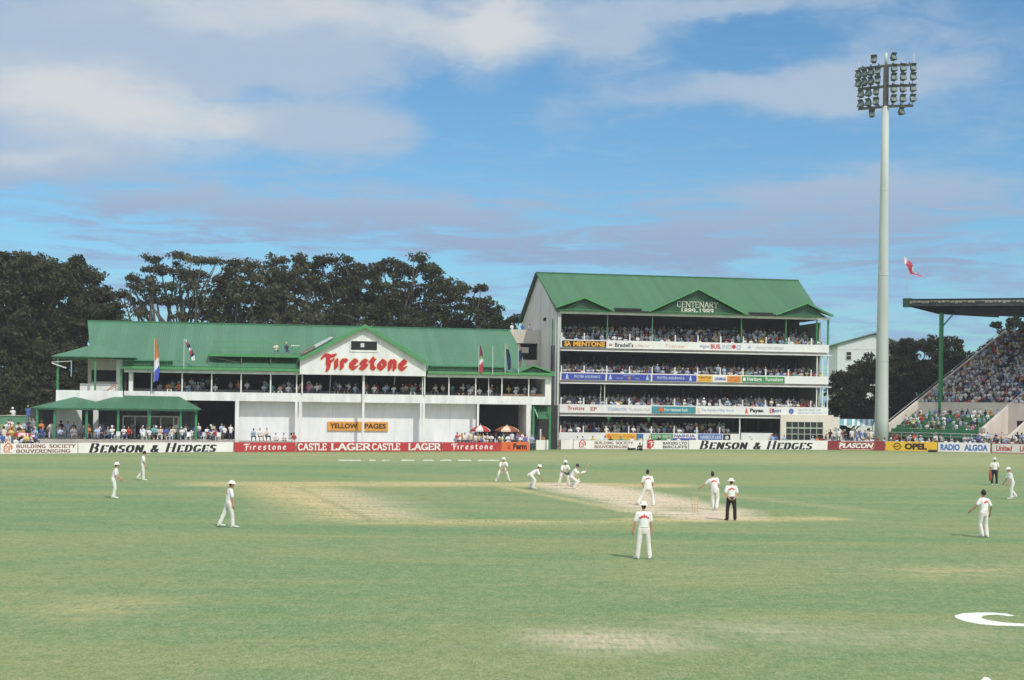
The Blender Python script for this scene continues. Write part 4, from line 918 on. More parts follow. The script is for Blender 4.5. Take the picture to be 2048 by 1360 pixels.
# ------------------------------------------------------------------ trees
def leafmat(name, lo, hi):
    m = bpy.data.materials.new(name); m.use_nodes = True; nt = m.node_tree; nt.nodes.clear(); n = N(nt)
    b = n.new('ShaderNodeBsdfPrincipled'); b.inputs['Roughness'].default_value = .65; b.inputs['Specular IOR Level'].default_value = .2
    t = n.new('ShaderNodeTexCoord').outputs['Object']; f = n.ramp(n.m('ADD', n.m('MULTIPLY', n.noise(t, .5, 4), .65), n.m('MULTIPLY', n.noise(t, 6, 2), .35)), .38, .6)
    n.put(b.inputs['Base Color'], n.mix(f, rgba(lo), rgba(hi)))
    tr = n.new('ShaderNodeBsdfTranslucent'); n.put(tr.inputs[0], rgba(tuple(c*.9 for c in hi))); mx = n.new('ShaderNodeMixShader'); mx.inputs[0].default_value = .22
    n.put(mx.inputs[1], b.outputs[0]); n.put(mx.inputs[2], tr.outputs[0]); n.put(n.new('ShaderNodeOutputMaterial').inputs[0], mx.outputs[0]); return m
LF1 = leafmat('dark_leaves', (.026, .033, .017), (.082, .088, .040)); LF2 = leafmat('olive_leaves', (.045, .052, .028), (.118, .115, .062)); LF3 = leafmat('evergreen_leaves', (.018, .028, .014), (.055, .068, .032))
M_bark = mat('grey_bark', (.12, .11, .095), .9, .35, 2, bump=.4); M_bark2 = mat('dark_bark', (.07, .06, .05), .9, .3, 2)
def leaves(centres, radii, per, size, rng, flatk=.6):
    """leaf clumps: centres (k,3), radii (k,), `per` leaf faces each"""
    k = len(centres); c = np.repeat(centres, per, 0); r = np.repeat(radii, per)[:, None]
    d = rng.normal(size=(k*per, 3)); d /= np.linalg.norm(d, axis=1)[:, None]
    p = c+d*r*(rng.random((k*per, 1))**.45)*np.array([1, 1, flatk])
    a = rng.normal(size=(k*per, 3)); a /= np.linalg.norm(a, axis=1)[:, None]
    b = np.cross(a, rng.normal(size=(k*per, 3))); b /= np.linalg.norm(b, axis=1)[:, None]
    s = size*(.6+.8*rng.random((k*per, 1))); a = a*s; b = b*s*.55
    v = np.stack([p-a, p-b, p+a, p+b], 1).reshape(-1, 3); return v
def fast_mesh(name, v, m):
    nq = len(v)//4; me = bpy.data.meshes.new(name); me.vertices.add(len(v)); me.vertices.foreach_set('co', v.astype(np.float32).ravel())
    me.loops.add(nq*4); me.loops.foreach_set('vertex_index', np.arange(nq*4, dtype=np.int32)); me.polygons.add(nq)
    me.polygons.foreach_set('loop_start', np.arange(0, nq*4, 4, dtype=np.int32)); me.materials.append(m); me.update(calc_edges=True); return me
def tree(name, label, blobs, Y, m, bark, trunk, dens=1.0, clump=(.75, 1.5), leaf=.235, fill=.5, group='trees behind the ground', seed=1, flatk=.6, limbs=True):
    rng = np.random.default_rng(seed); k = Y/FPX
    base = W(trunk, 880, Y); base.z = 0
    T = thing(name, label, 'tree', base, 0, group)
    cs = []; rs = []; hubs = []
    for (px, py, rx, ry) in blobs:
        c = W(px, py, Y)-base; a, h = rx*k, ry*k; dep = min(a, 6)*.9; off = rng.uniform(-2.5, 2.5); hubs.append((c+Vector((0, off, 0)), a, h))
        nc = max(6, int(dens*(a*h*3.6+a*h*dep*.34)))
        d = rng.normal(size=(nc, 3)); d /= np.linalg.norm(d, axis=1)[:, None]; r = np.where(rng.random(nc) < .5, rng.uniform(.72, 1.02, nc), rng.random(nc)**.4*.85)[:, None]
        cs.append(np.array(c)+np.array([0, off, 0])+d*r*np.array([a, dep, h])); rs.append(rng.uniform(clump[0], clump[1], nc))
    cs = np.concatenate(cs); rs = np.concatenate(rs); per = int(62*fill*2)
    o = obj('crown', fast_mesh('crown', leaves(cs, rs, per, leaf, rng, flatk), m), T)
    mb = MB(); top = min(h[0].z for h in hubs); zt0 = max(2.0, top*.55); r0 = .35+.02*max(h[0].z for h in hubs)
    lean = rng.uniform(-1, 1)
    fork = Vector((lean, 0, zt0)); mb.tube([(0, 0, -.3), (lean*.3, .1, zt0*.5), fork], [r0*1.25, r0, r0*.8], 9)
    if limbs:
        for (c, a, h) in hubs:
            for q in range(2):
                e = c+Vector((rng.uniform(-.7, .7)*a, rng.uniform(-1, 1), rng.uniform(-.5, .5)*h)); s_ = fork+Vector((0, 0, rng.uniform(-.2, .1)*zt0)); mid = s_.lerp(e, .5)+Vector((rng.uniform(-1.6, 1.6), rng.uniform(-.5, .5), rng.uniform(-1.6, .2)))
                mid2 = s_.lerp(e, .8)+Vector((rng.uniform(-.5, .5), 0, rng.uniform(-.3, .5)))
                mb.tube([s_, mid, mid2, e], [r0*.36, r0*.22, r0*.13, .03], 6, cap=False)
    mb.build('trunk', bark, T, True); return T
tree('dark_broadleaf_tree', 'huge dark dense tree at the far left edge', [(-40, 570, 70, 60), (25, 560, 60, 50), (60, 525, 55, 22), (10, 530, 50, 22), (40, 640, 75, 60), (95, 560, 45, 45), (-30, 680, 70, 60), (60, 720, 80, 60), (20, 790, 90, 50)], 190, LF1, M_bark2, 30, 1.5, seed=3)
tree('dark_broadleaf_tree', 'tall dark tree behind the left end of the pavilion', [(140, 528, 30, 16), (152, 560, 48, 36), (195, 597, 34, 26), (150, 625, 75, 50), (215, 640, 30, 26), (238, 622, 14, 14), (120, 690, 60, 50), (170, 740, 60, 50), (125, 790, 55, 45), (205, 590, 16, 10), (80, 600, 40, 45)], 194, LF1, M_bark2, 160, 1.45, seed=4)
tree('open_crowned_tree', 'open-crowned gum-like tree with sky showing through its branches', [(362, 512, 34, 9), (312, 519, 18, 9), (400, 524, 24, 8), (340, 538, 40, 12), (300, 546, 22, 12), (425, 520, 10, 6), (270, 556, 16, 6), (375, 550, 40, 14), (318, 572, 44, 12), (268, 575, 16, 9), (400, 575, 30, 14), (275, 600, 26, 14), (345, 598, 50, 13), (255, 590, 10, 8), (400, 610, 30, 20), (290, 628, 22, 12), (360, 630, 30, 9)], 198, LF2, M_bark, 340, 1.5, (.65, 1.25), .21, .42, seed=5, flatk=.5)
tree('spreading_tree', 'olive-grey spreading tree above the left half of the pavilion roof', [(440, 600, 34, 34), (470, 548, 24, 14), (500, 538, 26, 14), (455, 570, 30, 20), (510, 580, 50, 34), (440, 645, 50, 26), (520, 640, 60, 34), (465, 525, 10, 6)], 200, LF2, M_bark, 470, 1.3, (.7, 1.3), seed=6)
tree('spreading_tree', 'olive-grey tree with a tufted top left of the pavilion gable', [(556, 518, 16, 8), (590, 514, 8, 4), (548, 545, 36, 18), (600, 560, 36, 30), (580, 610, 52, 40), (610, 650, 60, 26), (560, 575, 30, 24)], 203, LF2, M_bark, 580, 1.3, (.7, 1.3), seed=7)
tree('spreading_tree', 'broad dark olive tree directly behind the pavilion gable', [(625, 535, 34, 14), (655, 524, 16, 8), (682, 520, 18, 10), (700, 545, 36, 18), (650, 570, 45, 30), (710, 590, 50, 40), (660, 630, 50, 36), (735, 640, 50, 30)], 206, LF1, M_bark, 690, 1.35, (.7, 1.4), seed=8)
tree('spreading_tree', 'dark olive tree right of the gable with high rounded clumps', [(768, 527, 28, 14), (740, 545, 24, 16), (800, 545, 30, 16), (835, 522, 18, 10), (848, 540, 34, 18), (780, 590, 50, 36), (850, 595, 45, 36), (880, 560, 24, 20), (800, 640, 60, 30), (880, 645, 50, 26), (898, 580, 12, 18)], 209, LF1, M_bark, 820, 1.3, (.7, 1.3), seed=9)
tree('spreading_tree', 'lower dark tree at the right end of the tree belt', [(925, 572, 16, 10), (960, 572, 14, 12), (915, 595, 26, 18), (955, 606, 34, 18), (925, 630, 40, 24), (975, 640, 26, 22), (990, 615, 10, 14), (940, 655, 50, 14)], 211, LF1, M_bark, 940, 1.35, (.6, 1.2), seed=10)
tree('round_bush_tree', 'small dark tree just left of the link block with people on it', [(1004, 645, 20, 12), (1027, 640, 14, 7), (990, 655, 14, 10), (1015, 657, 24, 8)], 205, LF3, M_bark2, 1010, 2.0, (.5, .9), seed=11)
tree('dark_hedge_tree', 'low dark tree in front of the white house', [(1672, 765, 24, 22), (1690, 790, 40, 50), (1712, 756, 26, 22), (1740, 735, 24, 30), (1735, 780, 40, 60), (1680, 820, 40, 24), (1730, 830, 46, 20)], 210, LF3, M_bark2, 1700, 1.7, (.6, 1.1), seed=12)
tree('dark_hedge_tree', 'dense dark evergreen right of the floodlight mast', [(1800, 705, 26, 24), (1825, 690, 22, 14), (1850, 690, 26, 18), (1830, 735, 50, 45), (1790, 760, 40, 60), (1850, 790, 60, 50), (1780, 820, 40, 30)], 213, LF3, M_bark2, 1815, 1.7, (.6, 1.1), seed=13)
tree('dark_hedge_tree', 'dense dark evergreen behind the green post of the raked stand', [(1880, 692, 24, 18), (1905, 686, 20, 14), (1925, 695, 14, 20), (1900, 735, 40, 40), (1930, 725, 16, 20), (1890, 790, 50, 50)], 216, LF3, M_bark2, 1895, 1.7, (.6, 1.1), seed=14)
tree('conifer', 'dark layered conifer behind the roof of the raked stand', [(1996, 650, 10, 8), (2005, 668, 16, 8), (2030, 645, 22, 14), (1985, 690, 16, 12), (2020, 690, 34, 20), (2050, 670, 26, 30), (1968, 700, 14, 8), (2040, 720, 60, 30), (2075, 680, 30, 60)], 222, LF3, M_bark2, 2030, 1.5, (.5, .9), seed=15)

# ------------------------------------------------------------------ advertising boards round the boundary
def board(a, b_, ya, yb, ta, tb_, m, label, draw, name='advertising_board', lean=0):
    A, B = G(a, ya), G(b_, yb); ang = math.atan2(B.y-A.y, B.x-A.x); L = (B-A).length
    h = ((ya-ta)/FPX*A.y+(yb-tb_)/FPX*B.y)/2
    T = thing(name, label, 'advertising board', A, ang, 'advertising boards along the boundary')
    mb = MB(); mb.box(.03, L-.03, 0, .06, .03, h); p = mb.build('panel', m, T)
    mb = MB(); n_ = max(2, int(L/3))
    for k in range(n_+1): x = .1+(L-.2)*k/n_; mb.bar((x, .065+.05, 0), (x, .115, h-.05), .08); mb.bar((x, .12, h*.8), (x, .7, .0), .05)
    mb.build('strut', M_tan, T)
    def text(kind, body, x0, x1, y0, y1, mm, bold=.02, shear=0, caps=None, nib=None, t=-.005):
        mb = MB(); fn = lambda x, z: (x, t, z)
        if kind == 'f': fit(fonttext(body, bold, shear), L*x0, L*x1, h*y0, h*y1, fn, mb)
        else: fit(glyphtext(body, nib, bold, shear, caps, serif=.2 if kind == 's' else 0), L*x0, L*x1, h*y0, h*y1, fn, mb, step=.0008)
        mb.build('lettering', mm, T)
    def shape(pts, mm, t=-.004, nm='emblem'):
        mb = MB(); mb.add([(L*0+x, t, z) for x, z in pts], [tuple(range(len(pts)))]); mb.build(nm, mm, T)
    draw(T, L, h, text, shape); return T
def house_emblem(L, h, cx, text, shape, m=M_orange, top=1.28):
    w_ = h*.48; shape([(cx-w_, h*.12), (cx+w_, h*.12), (cx+w_, h*.78), (cx, h*top), (cx-w_, h*.78)], M_pboard, -.004)
    for pts in ([(cx-w_*.95, h*.70), (cx, h*(top-.12)), (cx, h*(top-.30)), (cx-w_*.7, h*.68)], [(cx+w_*.95, h*.70), (cx, h*(top-.12)), (cx, h*(top-.30)), (cx+w_*.7, h*.68)]): shape(pts, m, -.008)
    shape([(cx-w_*.75, h*.14), (cx+w_*.75, h*.14), (cx+w_*.75, h*.18), (cx-w_*.75, h*.18)], m, -.009)
def EPl(T, L, h, cx, m):
    mb = MB(); fit(glyphtext('EP', BOLD, .2), cx-h*.42, cx+h*.42, h*.24, h*.74, lambda x, z: (x, -.012, z), mb, step=.0005); mb.build('emblem', m, T)
def d_ep(T, L, h, text, shape):
    house_emblem(L, h, .10*L, text, shape); EPl(T, L, h, .10*L, M_orange)
    text('s', 'BUILDING SOCIETY', .2, .97, .56, .90, M_brown, .3, nib=SER2); text('s', 'BOUVERENIGING', .2, .9, .1, .44, M_brown, .3, nib=SER2)
def d_ep2(T, L, h, text, shape):
    house_emblem(L, h, .13*L, text, shape, M_redl, 1.32); EPl(T, L, h, .13*L, M_redl)
    text('s', 'BUILDING SOCIETY', .3, .86, .56, .88, M_brown, .3, nib=SER2); text('s', 'BOUVERENIGING', .3, .80, .14, .44, M_brown, .3, nib=SER2)
def d_bh(x0, x1):
    def f(T, L, h, text, shape): text('s', 'BENSON & HEDGES', x0, x1, .06, .95, M_black, .46, .28, caps={0: 1.28, 9: 1.28}, nib=FAT)
    return f
def d_fire(x0, x1):
    def f(T, L, h, text, shape): text('g', 'Firestone', x0, x1, .12, .88, M_pboard, .34, nib=BLK)
    return f
def d_castle(T, L, h, text, shape):
    for x0, x1, wd in ((.01, .2, 'CASTLE'), (.225, .495, 'LAGER'), (.505, .70, 'CASTLE'), (.755, .985, 'LAGER')): text('s', wd, x0+.0, x1, .16, .88, M_pboard, .22, nib=[(-.11, -.07), (.11, -.07), (.11, .07), (-.11, .07)])
def d_perm(T, L, h, text, shape):
    text('f', 'Perm', .42, .9, .2, .85, M_black, .05); shape([(L*.2, h*.25), (L*.34, h*.25), (L*.27, h*.8)], M_red)
def d_bakers(T, L, h, text, shape):
    cx = L*.17; pts = [(cx-.55*h*.8, h*.12), (cx+.0, h*.05), (cx+h*.35, h*.4), (cx+h*.45, h*.9), (cx+h*.1, h*1.15), (cx-h*.42, h*1.0)]; shape(pts, M_redl, -.004)
    text('g', 'F', .12, .26, .3, .9, M_pboard, nib=BLK, t=-.01); text('f', 'BAKERS LTD', .44, .97, .54, .86, M_black, .03); text('f', 'BISCUITS', .44, .97, .14, .44, M_black, .03)
def d_plascon(T, L, h, text, shape):
    mb = MB(); c = []
    for q in range(40):
        a = 2*math.pi*q/40; ex = L*.5+(1 if math.cos(a) > 0 else -1)*L*.24+math.cos(a)*h*.42; c.append((ex, h*.5+math.sin(a)*h*.42))
    for q in range(40):
        a, b2 = c[q], c[(q+1) % 40]; mb.bar((a[0], -.01, a[1]), (b2[0], -.01, b2[1]), .02, .07)
    mb.build('outline', mat('peach', (.75, .55, .42)), T); text('f', 'PLASCON', .19, .80, .24, .78, M_pboard, .045, .3)
def d_opel(T, L, h, text, shape):
    mb = MB(); cx, cz = L*.23, h*.5
    for q in range(24):
        a, b2 = 2*math.pi*q/24, 2*math.pi*(q+1)/24; mb.bar((cx+math.cos(a)*h*.33, -.01, cz+math.sin(a)*h*.33), (cx+math.cos(b2)*h*.33, -.01, cz+math.sin(b2)*h*.33), .02, .1)
    mb.bar((cx-h*.48, -.01, cz), (cx-h*.05, -.01, cz-.03), .02, .07); mb.bar((cx+h*.05, -.01, cz+.03), (cx+h*.48, -.01, cz), .02, .07); mb.bar((cx-h*.12, -.011, cz-.08), (cx+h*.12, -.011, cz+.08), .02, .09); mb.build('emblem', M_black, T)
    text('f', 'OPEL', .37, .80, .16, .84, M_black, .06)
def d_algoa(T, L, h, text, shape): text('f', 'RADIO', .05, .42, .16, .84, M_blue2, .05); text('f', 'ALGOA', .5, .95, .16, .84, M_blue2, .05)
def d_united(T, L, h, text, shape):
    for y in (.0, .93): shape([(0, h*y+.01), (L, h*y+.01), (L, h*(y+.07)), (0, h*(y+.07))], M_redl, nm='border')
    shape([(0, 0), (.12, 0), (.12, h), (0, h)], M_redl, -.006, 'border'); text('f', 'United', .1, .42, .2, .8, M_redl, .03, .2); text('f', 'United', .56, .9, .2, .8, M_redl, .03, .2)
def d_none(*a): pass
board(0, 155.5, 908.6, 907, 887, 886.5, M_pboard, 'white board reading building society with an orange house emblem, leftmost on the boundary', d_ep)
board(156, 467, 907, 904.4, 886, 884, M_pboard, 'long white board with heavy black cigarette-brand capitals in front of the left veranda', d_bh(.065, .885))
board(467.5, 592, 904.4, 904, 885.5, 884, M_red, 'red board with cream blackletter word in front of the left sight screen bay', d_fire(.15, .84))
board(592.5, 885, 904, 903.2, 884, 884.5, M_red, 'long red lager board repeating its two words under the gable', d_castle)
board(885.5, 1002, 903.2, 903, 884.5, 884.8, M_red, 'red board with cream blackletter word below the two parasols', d_fire(.14, .86))
board(1002.3, 1059, 903, 902.8, 884.5, 883, M_orange, 'short orange board with a four-letter black word', d_perm)
board(1072, 1097, 900.5, 900, 880, 880, M_pboard, 'short blank white board beside the gate opening', d_none)
board(1122, 1146, 899.5, 898.6, 879, 880, M_pboard, 'short blank white board right of the open gate', d_none)
board(1146.5, 1285, 898.6, 898.8, 880.5, 881, M_pboard, 'white building society board with a red house emblem in front of the four-storey stand', d_ep2)
board(1285.5, 1377, 898.8, 899.3, 881, 881, M_pboard, 'white board with a red shield and two short black lines of text', d_bakers)
board(1377.5, 1655, 899.3, 900.1, 880.5, 880.5, M_pboard, 'long white board with heavy black capitals in front of the cream block', d_bh(.075, .89))
board(1655.5, 1770, 900.1, 901.5, 881, 882.5, M_maroon, 'maroon paint board with an oval outline round its white word', d_plascon)
board(1770.5, 1875, 901.5, 903.5, 882.5, 884, M_yellow, 'bright yellow car board with a black ring emblem', d_opel)
board(1875.5, 1981, 903.5, 905.6, 884.5, 886.5, M_pboard, 'white board with blue radio station capitals', d_algoa)
board(1982, 2085, 905.6, 908.5, 886.5, 888, M_pboard, 'white red-bordered board at the right edge of the photo', d_united)
# white steel gate standing open
GT = thing('picket_gate', 'white picket gate standing open beside the four-storey stand', 'gate', G(1104, 897)+Vector((0, 0, 0)), R(-60))
mb = MB()
for k in range(14): mb.bar((k*.28, 0, .1), (k*.28, 0, 1.25), .07)
mb.build('picket', M_white, GT); mb = MB(); mb.bar((0, .05, .3), (3.7, .05, .3), .08); mb.bar((0, .05, 1.05), (3.7, .05, 1.05), .08); mb.build('rail', M_white, GT)
# ------------------------------------------------------------------ parasols
def parasol(px, Y, ztop, r, cols, label):
    p = W(px, 870, Y); p.z = 0; T = thing('parasol', label, 'parasol', p, .3, 'parasols by the sight screen')
    mb = MB(); n_ = 8; drop = .55
    for k in range(n_):
        a0, a1 = 2*math.pi*k/n_, 2*math.pi*(k+1)/n_
        pts = [Vector((0, 0, ztop))]+[Vector((math.cos(a)*r, math.sin(a)*r, ztop-drop)) for a in (a0, a1)]
        m0 = [Vector((math.cos(a)*r*.55, math.sin(a)*r*.55, ztop-drop*.38)) for a in (a0, a1)]
        mb.add([pts[0], m0[0], m0[1], pts[1], pts[2]], [(0, 1, 2), (1, 3, 4, 2)], k % 2)
        q0, q1 = pts[1], pts[2]; mb.add([q0, q1, q1*1.0-Vector((0, 0, .18)), q0*1.0-Vector((0, 0, .18))], [(0, 1, 2, 3)], k % 2)
    mb.build('canopy', cols, T); MB().tube([(0, 0, 0), (0, 0, ztop+.12)], [.03, .025], 8).build('pole', M_white, T)
    mb = MB(); mb.tube([(0, 0, 0), (0, 0, .1)], [.25, .2], 12); mb.build('base', M_conc, T)
    return T
parasol(961, 160.5, W(960, 850, 160.5).z, 1.15, [M_red, M_pboard], 'red and white striped parasol left of its neighbour')
parasol(1014, 161, W(1015, 850.5, 161).z, 1.45, [mat('brown_cloth', (.28, .09, .05)), mat('cream_cloth', (.75, .58, .42))], 'brown and cream striped parasol right of its neighbour')
# ------------------------------------------------------------------ flags
def flag(name, label, fr_or_w, pole_top, bands, L, wd, pw=.05, pole_h=3.0, drift=0.0, pole_vis=True):
    """hanging cloth: bands = [(material, share)] down the cloth"""
    b0 = fr_or_w; T = thing(name, label, 'flag', b0, R(10), 'flags above the stands')
    MB().tube([(0, 0, 0), (0, 0, pole_h)], [.04, .03], 8).build('pole', M_railp, T)
    mb = MB(); ms = [m for m, _ in bands]; y = 0; nrow = 26; ncol = 7; rng = random.Random(len(label))
    vs = []; 
    for i in range(nrow+1):
        f = i/nrow; w_ = wd*(.35+.65*math.sin(min(1, f*1.5)*math.pi/2))*(1-.25*max(0, f-.8)*5)
        for j in range(ncol+1):
            g = j/ncol; vs.append((.04+g*w_+drift*f*L, -.05+.10*math.sin(g*9+f*4), pole_h-.05-f*L))
    acc = []; s = 0
    for k, (_, sh) in enumerate(bands): s += sh; acc.append(s)
    for i in range(nrow):
        for j in range(ncol):
            f = (i+.5)/nrow+(.12 if len(bands) > 2 else 0)*((j+.5)/ncol-.5); k = 0
            while k < len(acc)-1 and f > acc[k]: k += 1
            a = i*(ncol+1)+j; mb.v; mb.f.append([a, a+1, a+ncol+2, a+ncol+1]); mb.m.append(k)
    mb.v = vs; mb.build('cloth', ms, T, True); return T
def roofpt(px, py, t): s, z = FA.loc(px, py, t); return FA.world((s, t, z))
M_fo = mat('orange_cloth', (.60, .22, .07), .8); M_fw = mat('white_cloth', (.75, .75, .78), .8); M_fbl = mat('blue_cloth', (.08, .12, .55), .8); M_fr2 = mat('crimson_cloth', (.5, .06, .09), .8); M_fp = mat('purple_cloth', (.25, .06, .14), .8); M_fn = mat('navy_cloth', (.03, .035, .13), .8); M_fg2 = mat('lime_cloth', (.3, .45, .18), .8)
p = roofpt(308, 764, -1.1); flag('flag', 'large hanging orange, white and blue flag at the left of the pavilion front', p, 0, [(M_fo, .48), (M_fw, .22), (M_fbl, .30)], 4.6, .5, pole_h=4.75)
p = roofpt(367.5, 738, -.9); flag('flag', 'red, white and blue flag drifting sideways on the left of the pavilion', p, 0, [(M_fw, .14), (M_fr2, .14), (M_fn, .14), (M_fw, .12), (M_fr2, .16), (M_fn, .12), (M_fw, .18)], 2.3, .45, pole_h=3.3, drift=.35)
p = roofpt(957.5, 749, -.95); flag('flag', 'maroon flag with a pale green and white middle right of the gable', p, 0, [(M_fp, .38), (M_fg2, .12), (M_fw, .14), (M_fr2, .36)], 3.0, .45, pole_h=3.25)
p = roofpt(985, 749, -.95); T = thing('flagpole', 'bare white flagpole between the two flags right of the gable', 'flagpole', p, 0); MB().tube([(0, 0, 0), (0, 0, 3.2)], [.05, .035], 8).build('pole', M_railp, T)
p = roofpt(1010, 746, -.95); flag('flag', 'navy blue flag with a cream top near the right end of the pavilion', p, 0, [(mat('cream_cloth2', (.6, .55, .4)), .2), (M_fn, .8)], 2.9, .42, pole_h=3.3, drift=.09)
p = roofpt(1036.5, 748, -.95); flag('flag', 'dark blue flag with rose top nearest the grey wall of the tall stand', p, 0, [(mat('rose_cloth', (.55, .3, .25)), .25), (M_fn, .45), (mat('brown_cloth2', (.2, .17, .14)), .3)], 2.6, .36, pole_h=3.4)
# streaming flag on the raked stand roof
tip = FC.world((r0+.2, c0+.2, zr_(r0)+.3)); T = thing('flag', 'crimson and white flag streaming above the tip of the raked stand roof', 'flag', tip, 0, 'flags above the stands')
ph = W(1808, 512, tip.y).z-tip.z; MB().tube([(0, 0, 0), (0, 0, ph)], [.04, .03], 6).build('pole', M_pole, T)
k = tip.y/FPX; P_ = lambda x, y, d=0: (W(x, y, tip.y)-tip)+Vector((0, d, 0))
mb = MB(); up_ = [(1809, 512), (1816, 520), (1823, 524), (1826, 532), (1826, 543), (1834, 546), (1852, 556)]; lo_ = [(1809, 520), (1810, 530), (1815, 533), (1818, 540), (1821, 548), (1833, 550), (1851, 557)]
vs = []
for i, (a, b2) in enumerate(zip(up_, lo_)):
    for j in range(4): f = j/3; vs.append(P_(a[0]*(1-f)+b2[0]*f, a[1]*(1-f)+b2[1]*f, .18*math.sin(i*1.4+f*3)))
mb.v = vs
for i in range(6):
    for j in range(3): a = i*4+j; mb.f.append([a, a+1, a+5, a+4]); mb.m.append(1 if (i == 0 or (j == 0 and i in (3, 4))) else 0)
mb.build('cloth', [M_fr2, M_fw], T, True)
# ------------------------------------------------------------------ people: one continuous body, clothing as children
def vn(*a): return Vector(a).normalized()
def skeleton(lean=(0, 0), arms=((vn(-.2, 0, -1), vn(-.1, .2, -1)), (vn(.2, 0, -1), vn(.1, .2, -1))), legs=((vn(-.08, 0, -1), vn(0, 0, -1)), (vn(.08, 0, -1), vn(0, 0, -1))), head=(0, 0), feet=(0, 0), seat=None):
    """joints in the person's own axes: x right, y forward, z up; lean = (forward, sideways) degrees"""
    J = {}; p = Vector((0, 0, 0)); up = vn(math.sin(R(lean[1])), math.sin(R(lean[0])), math.cos(R(lean[0])))
    fw = vn(0, math.cos(R(lean[0])), -math.sin(R(lean[0]))); rt = vn(1, 0, -math.sin(R(lean[1])))
    J['pel'] = p; J['up'] = up; J['fw'] = fw; J['rt'] = rt; J['chest'] = p+up*.36; J['neck'] = p+up*.52
    hd = vn(math.sin(R(head[1])), math.sin(R(head[0])), math.cos(R(head[0]))); J['hd'] = hd; J['head'] = J['neck']+hd*.19; J['hfw'] = vn(0, math.cos(R(head[0])), -math.sin(R(head[0])))
    for k, s in ((0, -1), (1, 1)):
        sh = J['neck']+rt*(.19*s)-up*.055; el = sh+Vector(arms[k][0]).normalized()*.29; wr = el+Vector(arms[k][1]).normalized()*.26
        J['sh%d' % k], J['el%d' % k], J['wr%d' % k], J['hdir%d' % k] = sh, el, wr, Vector(arms[k][1]).normalized()
        hp = p+rt*(.10*s)-up*.04; kn = hp+Vector(legs[k][0]).normalized()*.43; an = kn+Vector(legs[k][1]).normalized()*.42
        J['hp%d' % k], J['kn%d' % k], J['an%d' % k] = hp, kn, an
        J['toe%d' % k] = an+Vector((math.sin(R(feet[k]))*.20, math.cos(R(feet[k]))*.20, -.055))
    dz = -(min(J['an0'].z, J['an1'].z)-.09)
    if seat is not None: dz = seat-J['pel'].z
    for q in J:
        if q not in ('up', 'fw', 'rt', 'hd', 'hfw', 'hdir0', 'hdir1'): J[q] = J[q]+Vector((0, 0, dz))
    return J
def remesh(mb, voxel, smooth=2):
    me = mb.mesh('tmp', []); o = bpy.data.objects.new('tmp', me); C.objects.link(o)
    md = o.modifiers.new('r', 'REMESH'); md.mode = 'VOXEL'; md.voxel_size = voxel
    if smooth: s = o.modifiers.new('s', 'SMOOTH'); s.iterations = smooth; s.factor = .5
    dg = bpy.context.evaluated_depsgraph_get(); out = bpy.data.meshes.new_from_object(o.evaluated_get(dg)); bpy.data.objects.remove(o)
    out.polygons.foreach_set('use_smooth', [True]*len(out.polygons)); return out
M_skin = mat('fair_skin', (.52, .27, .18), .6, .1, 8); M_skin_t = mat('tanned_skin', (.33, .16, .10), .6, .1, 8); M_skind = mat('dark_skin', (.13, .065, .04), .6, .1, 8)
M_hair = mat('dark_hair', (.03, .022, .018), .7, .3, 20); M_cw = mat('cricket_whites', (.80, .79, .76), .85, .07, 5, bump=.9, bscale=7, stretch=(1, 1, .6)); M_ct = mat('cream_trousers', (.75, .73, .67), .85, .09, 4, bump=.9, bscale=7, stretch=(1.4, 1.4, .45))
M_bt = mat('black_trousers', (.022, .022, .026), .8, .2, 4); M_hat = mat('white_hat', (.80, .79, .75), .7, .05); M_shoe = mat('white_boots', (.72, .70, .66), .6, .15, 6); M_shoeb = mat('black_boots', (.03, .03, .03), .5); M_glove = mat('dark_gloves', (.03, .035, .05), .7)
M_logo = mat('red_shirt_emblem', (.62, .07, .06), .7, .05); M_pad = mat('batting_pads', (.78, .76, .70), .7, .1, 6); M_belt = mat('grey_belt', (.3, .3, .32)); M_wood = mat('willow', (.62, .44, .24), .5, .15, 4)
def limb(mb, a, b, r0, r1, n=10, mi=0, side=None): mb.tube([a, (Vector(a)+Vector(b))/2, b], [r0, ((r0 if not isinstance(r0, tuple) else r0[0])+(r1 if not isinstance(r1, tuple) else r1[0]))/2 if not isinstance(r0, tuple) else ((r0[0]+r1[0])/2, (r0[1]+r1[1])/2), r1], n, mi, side)
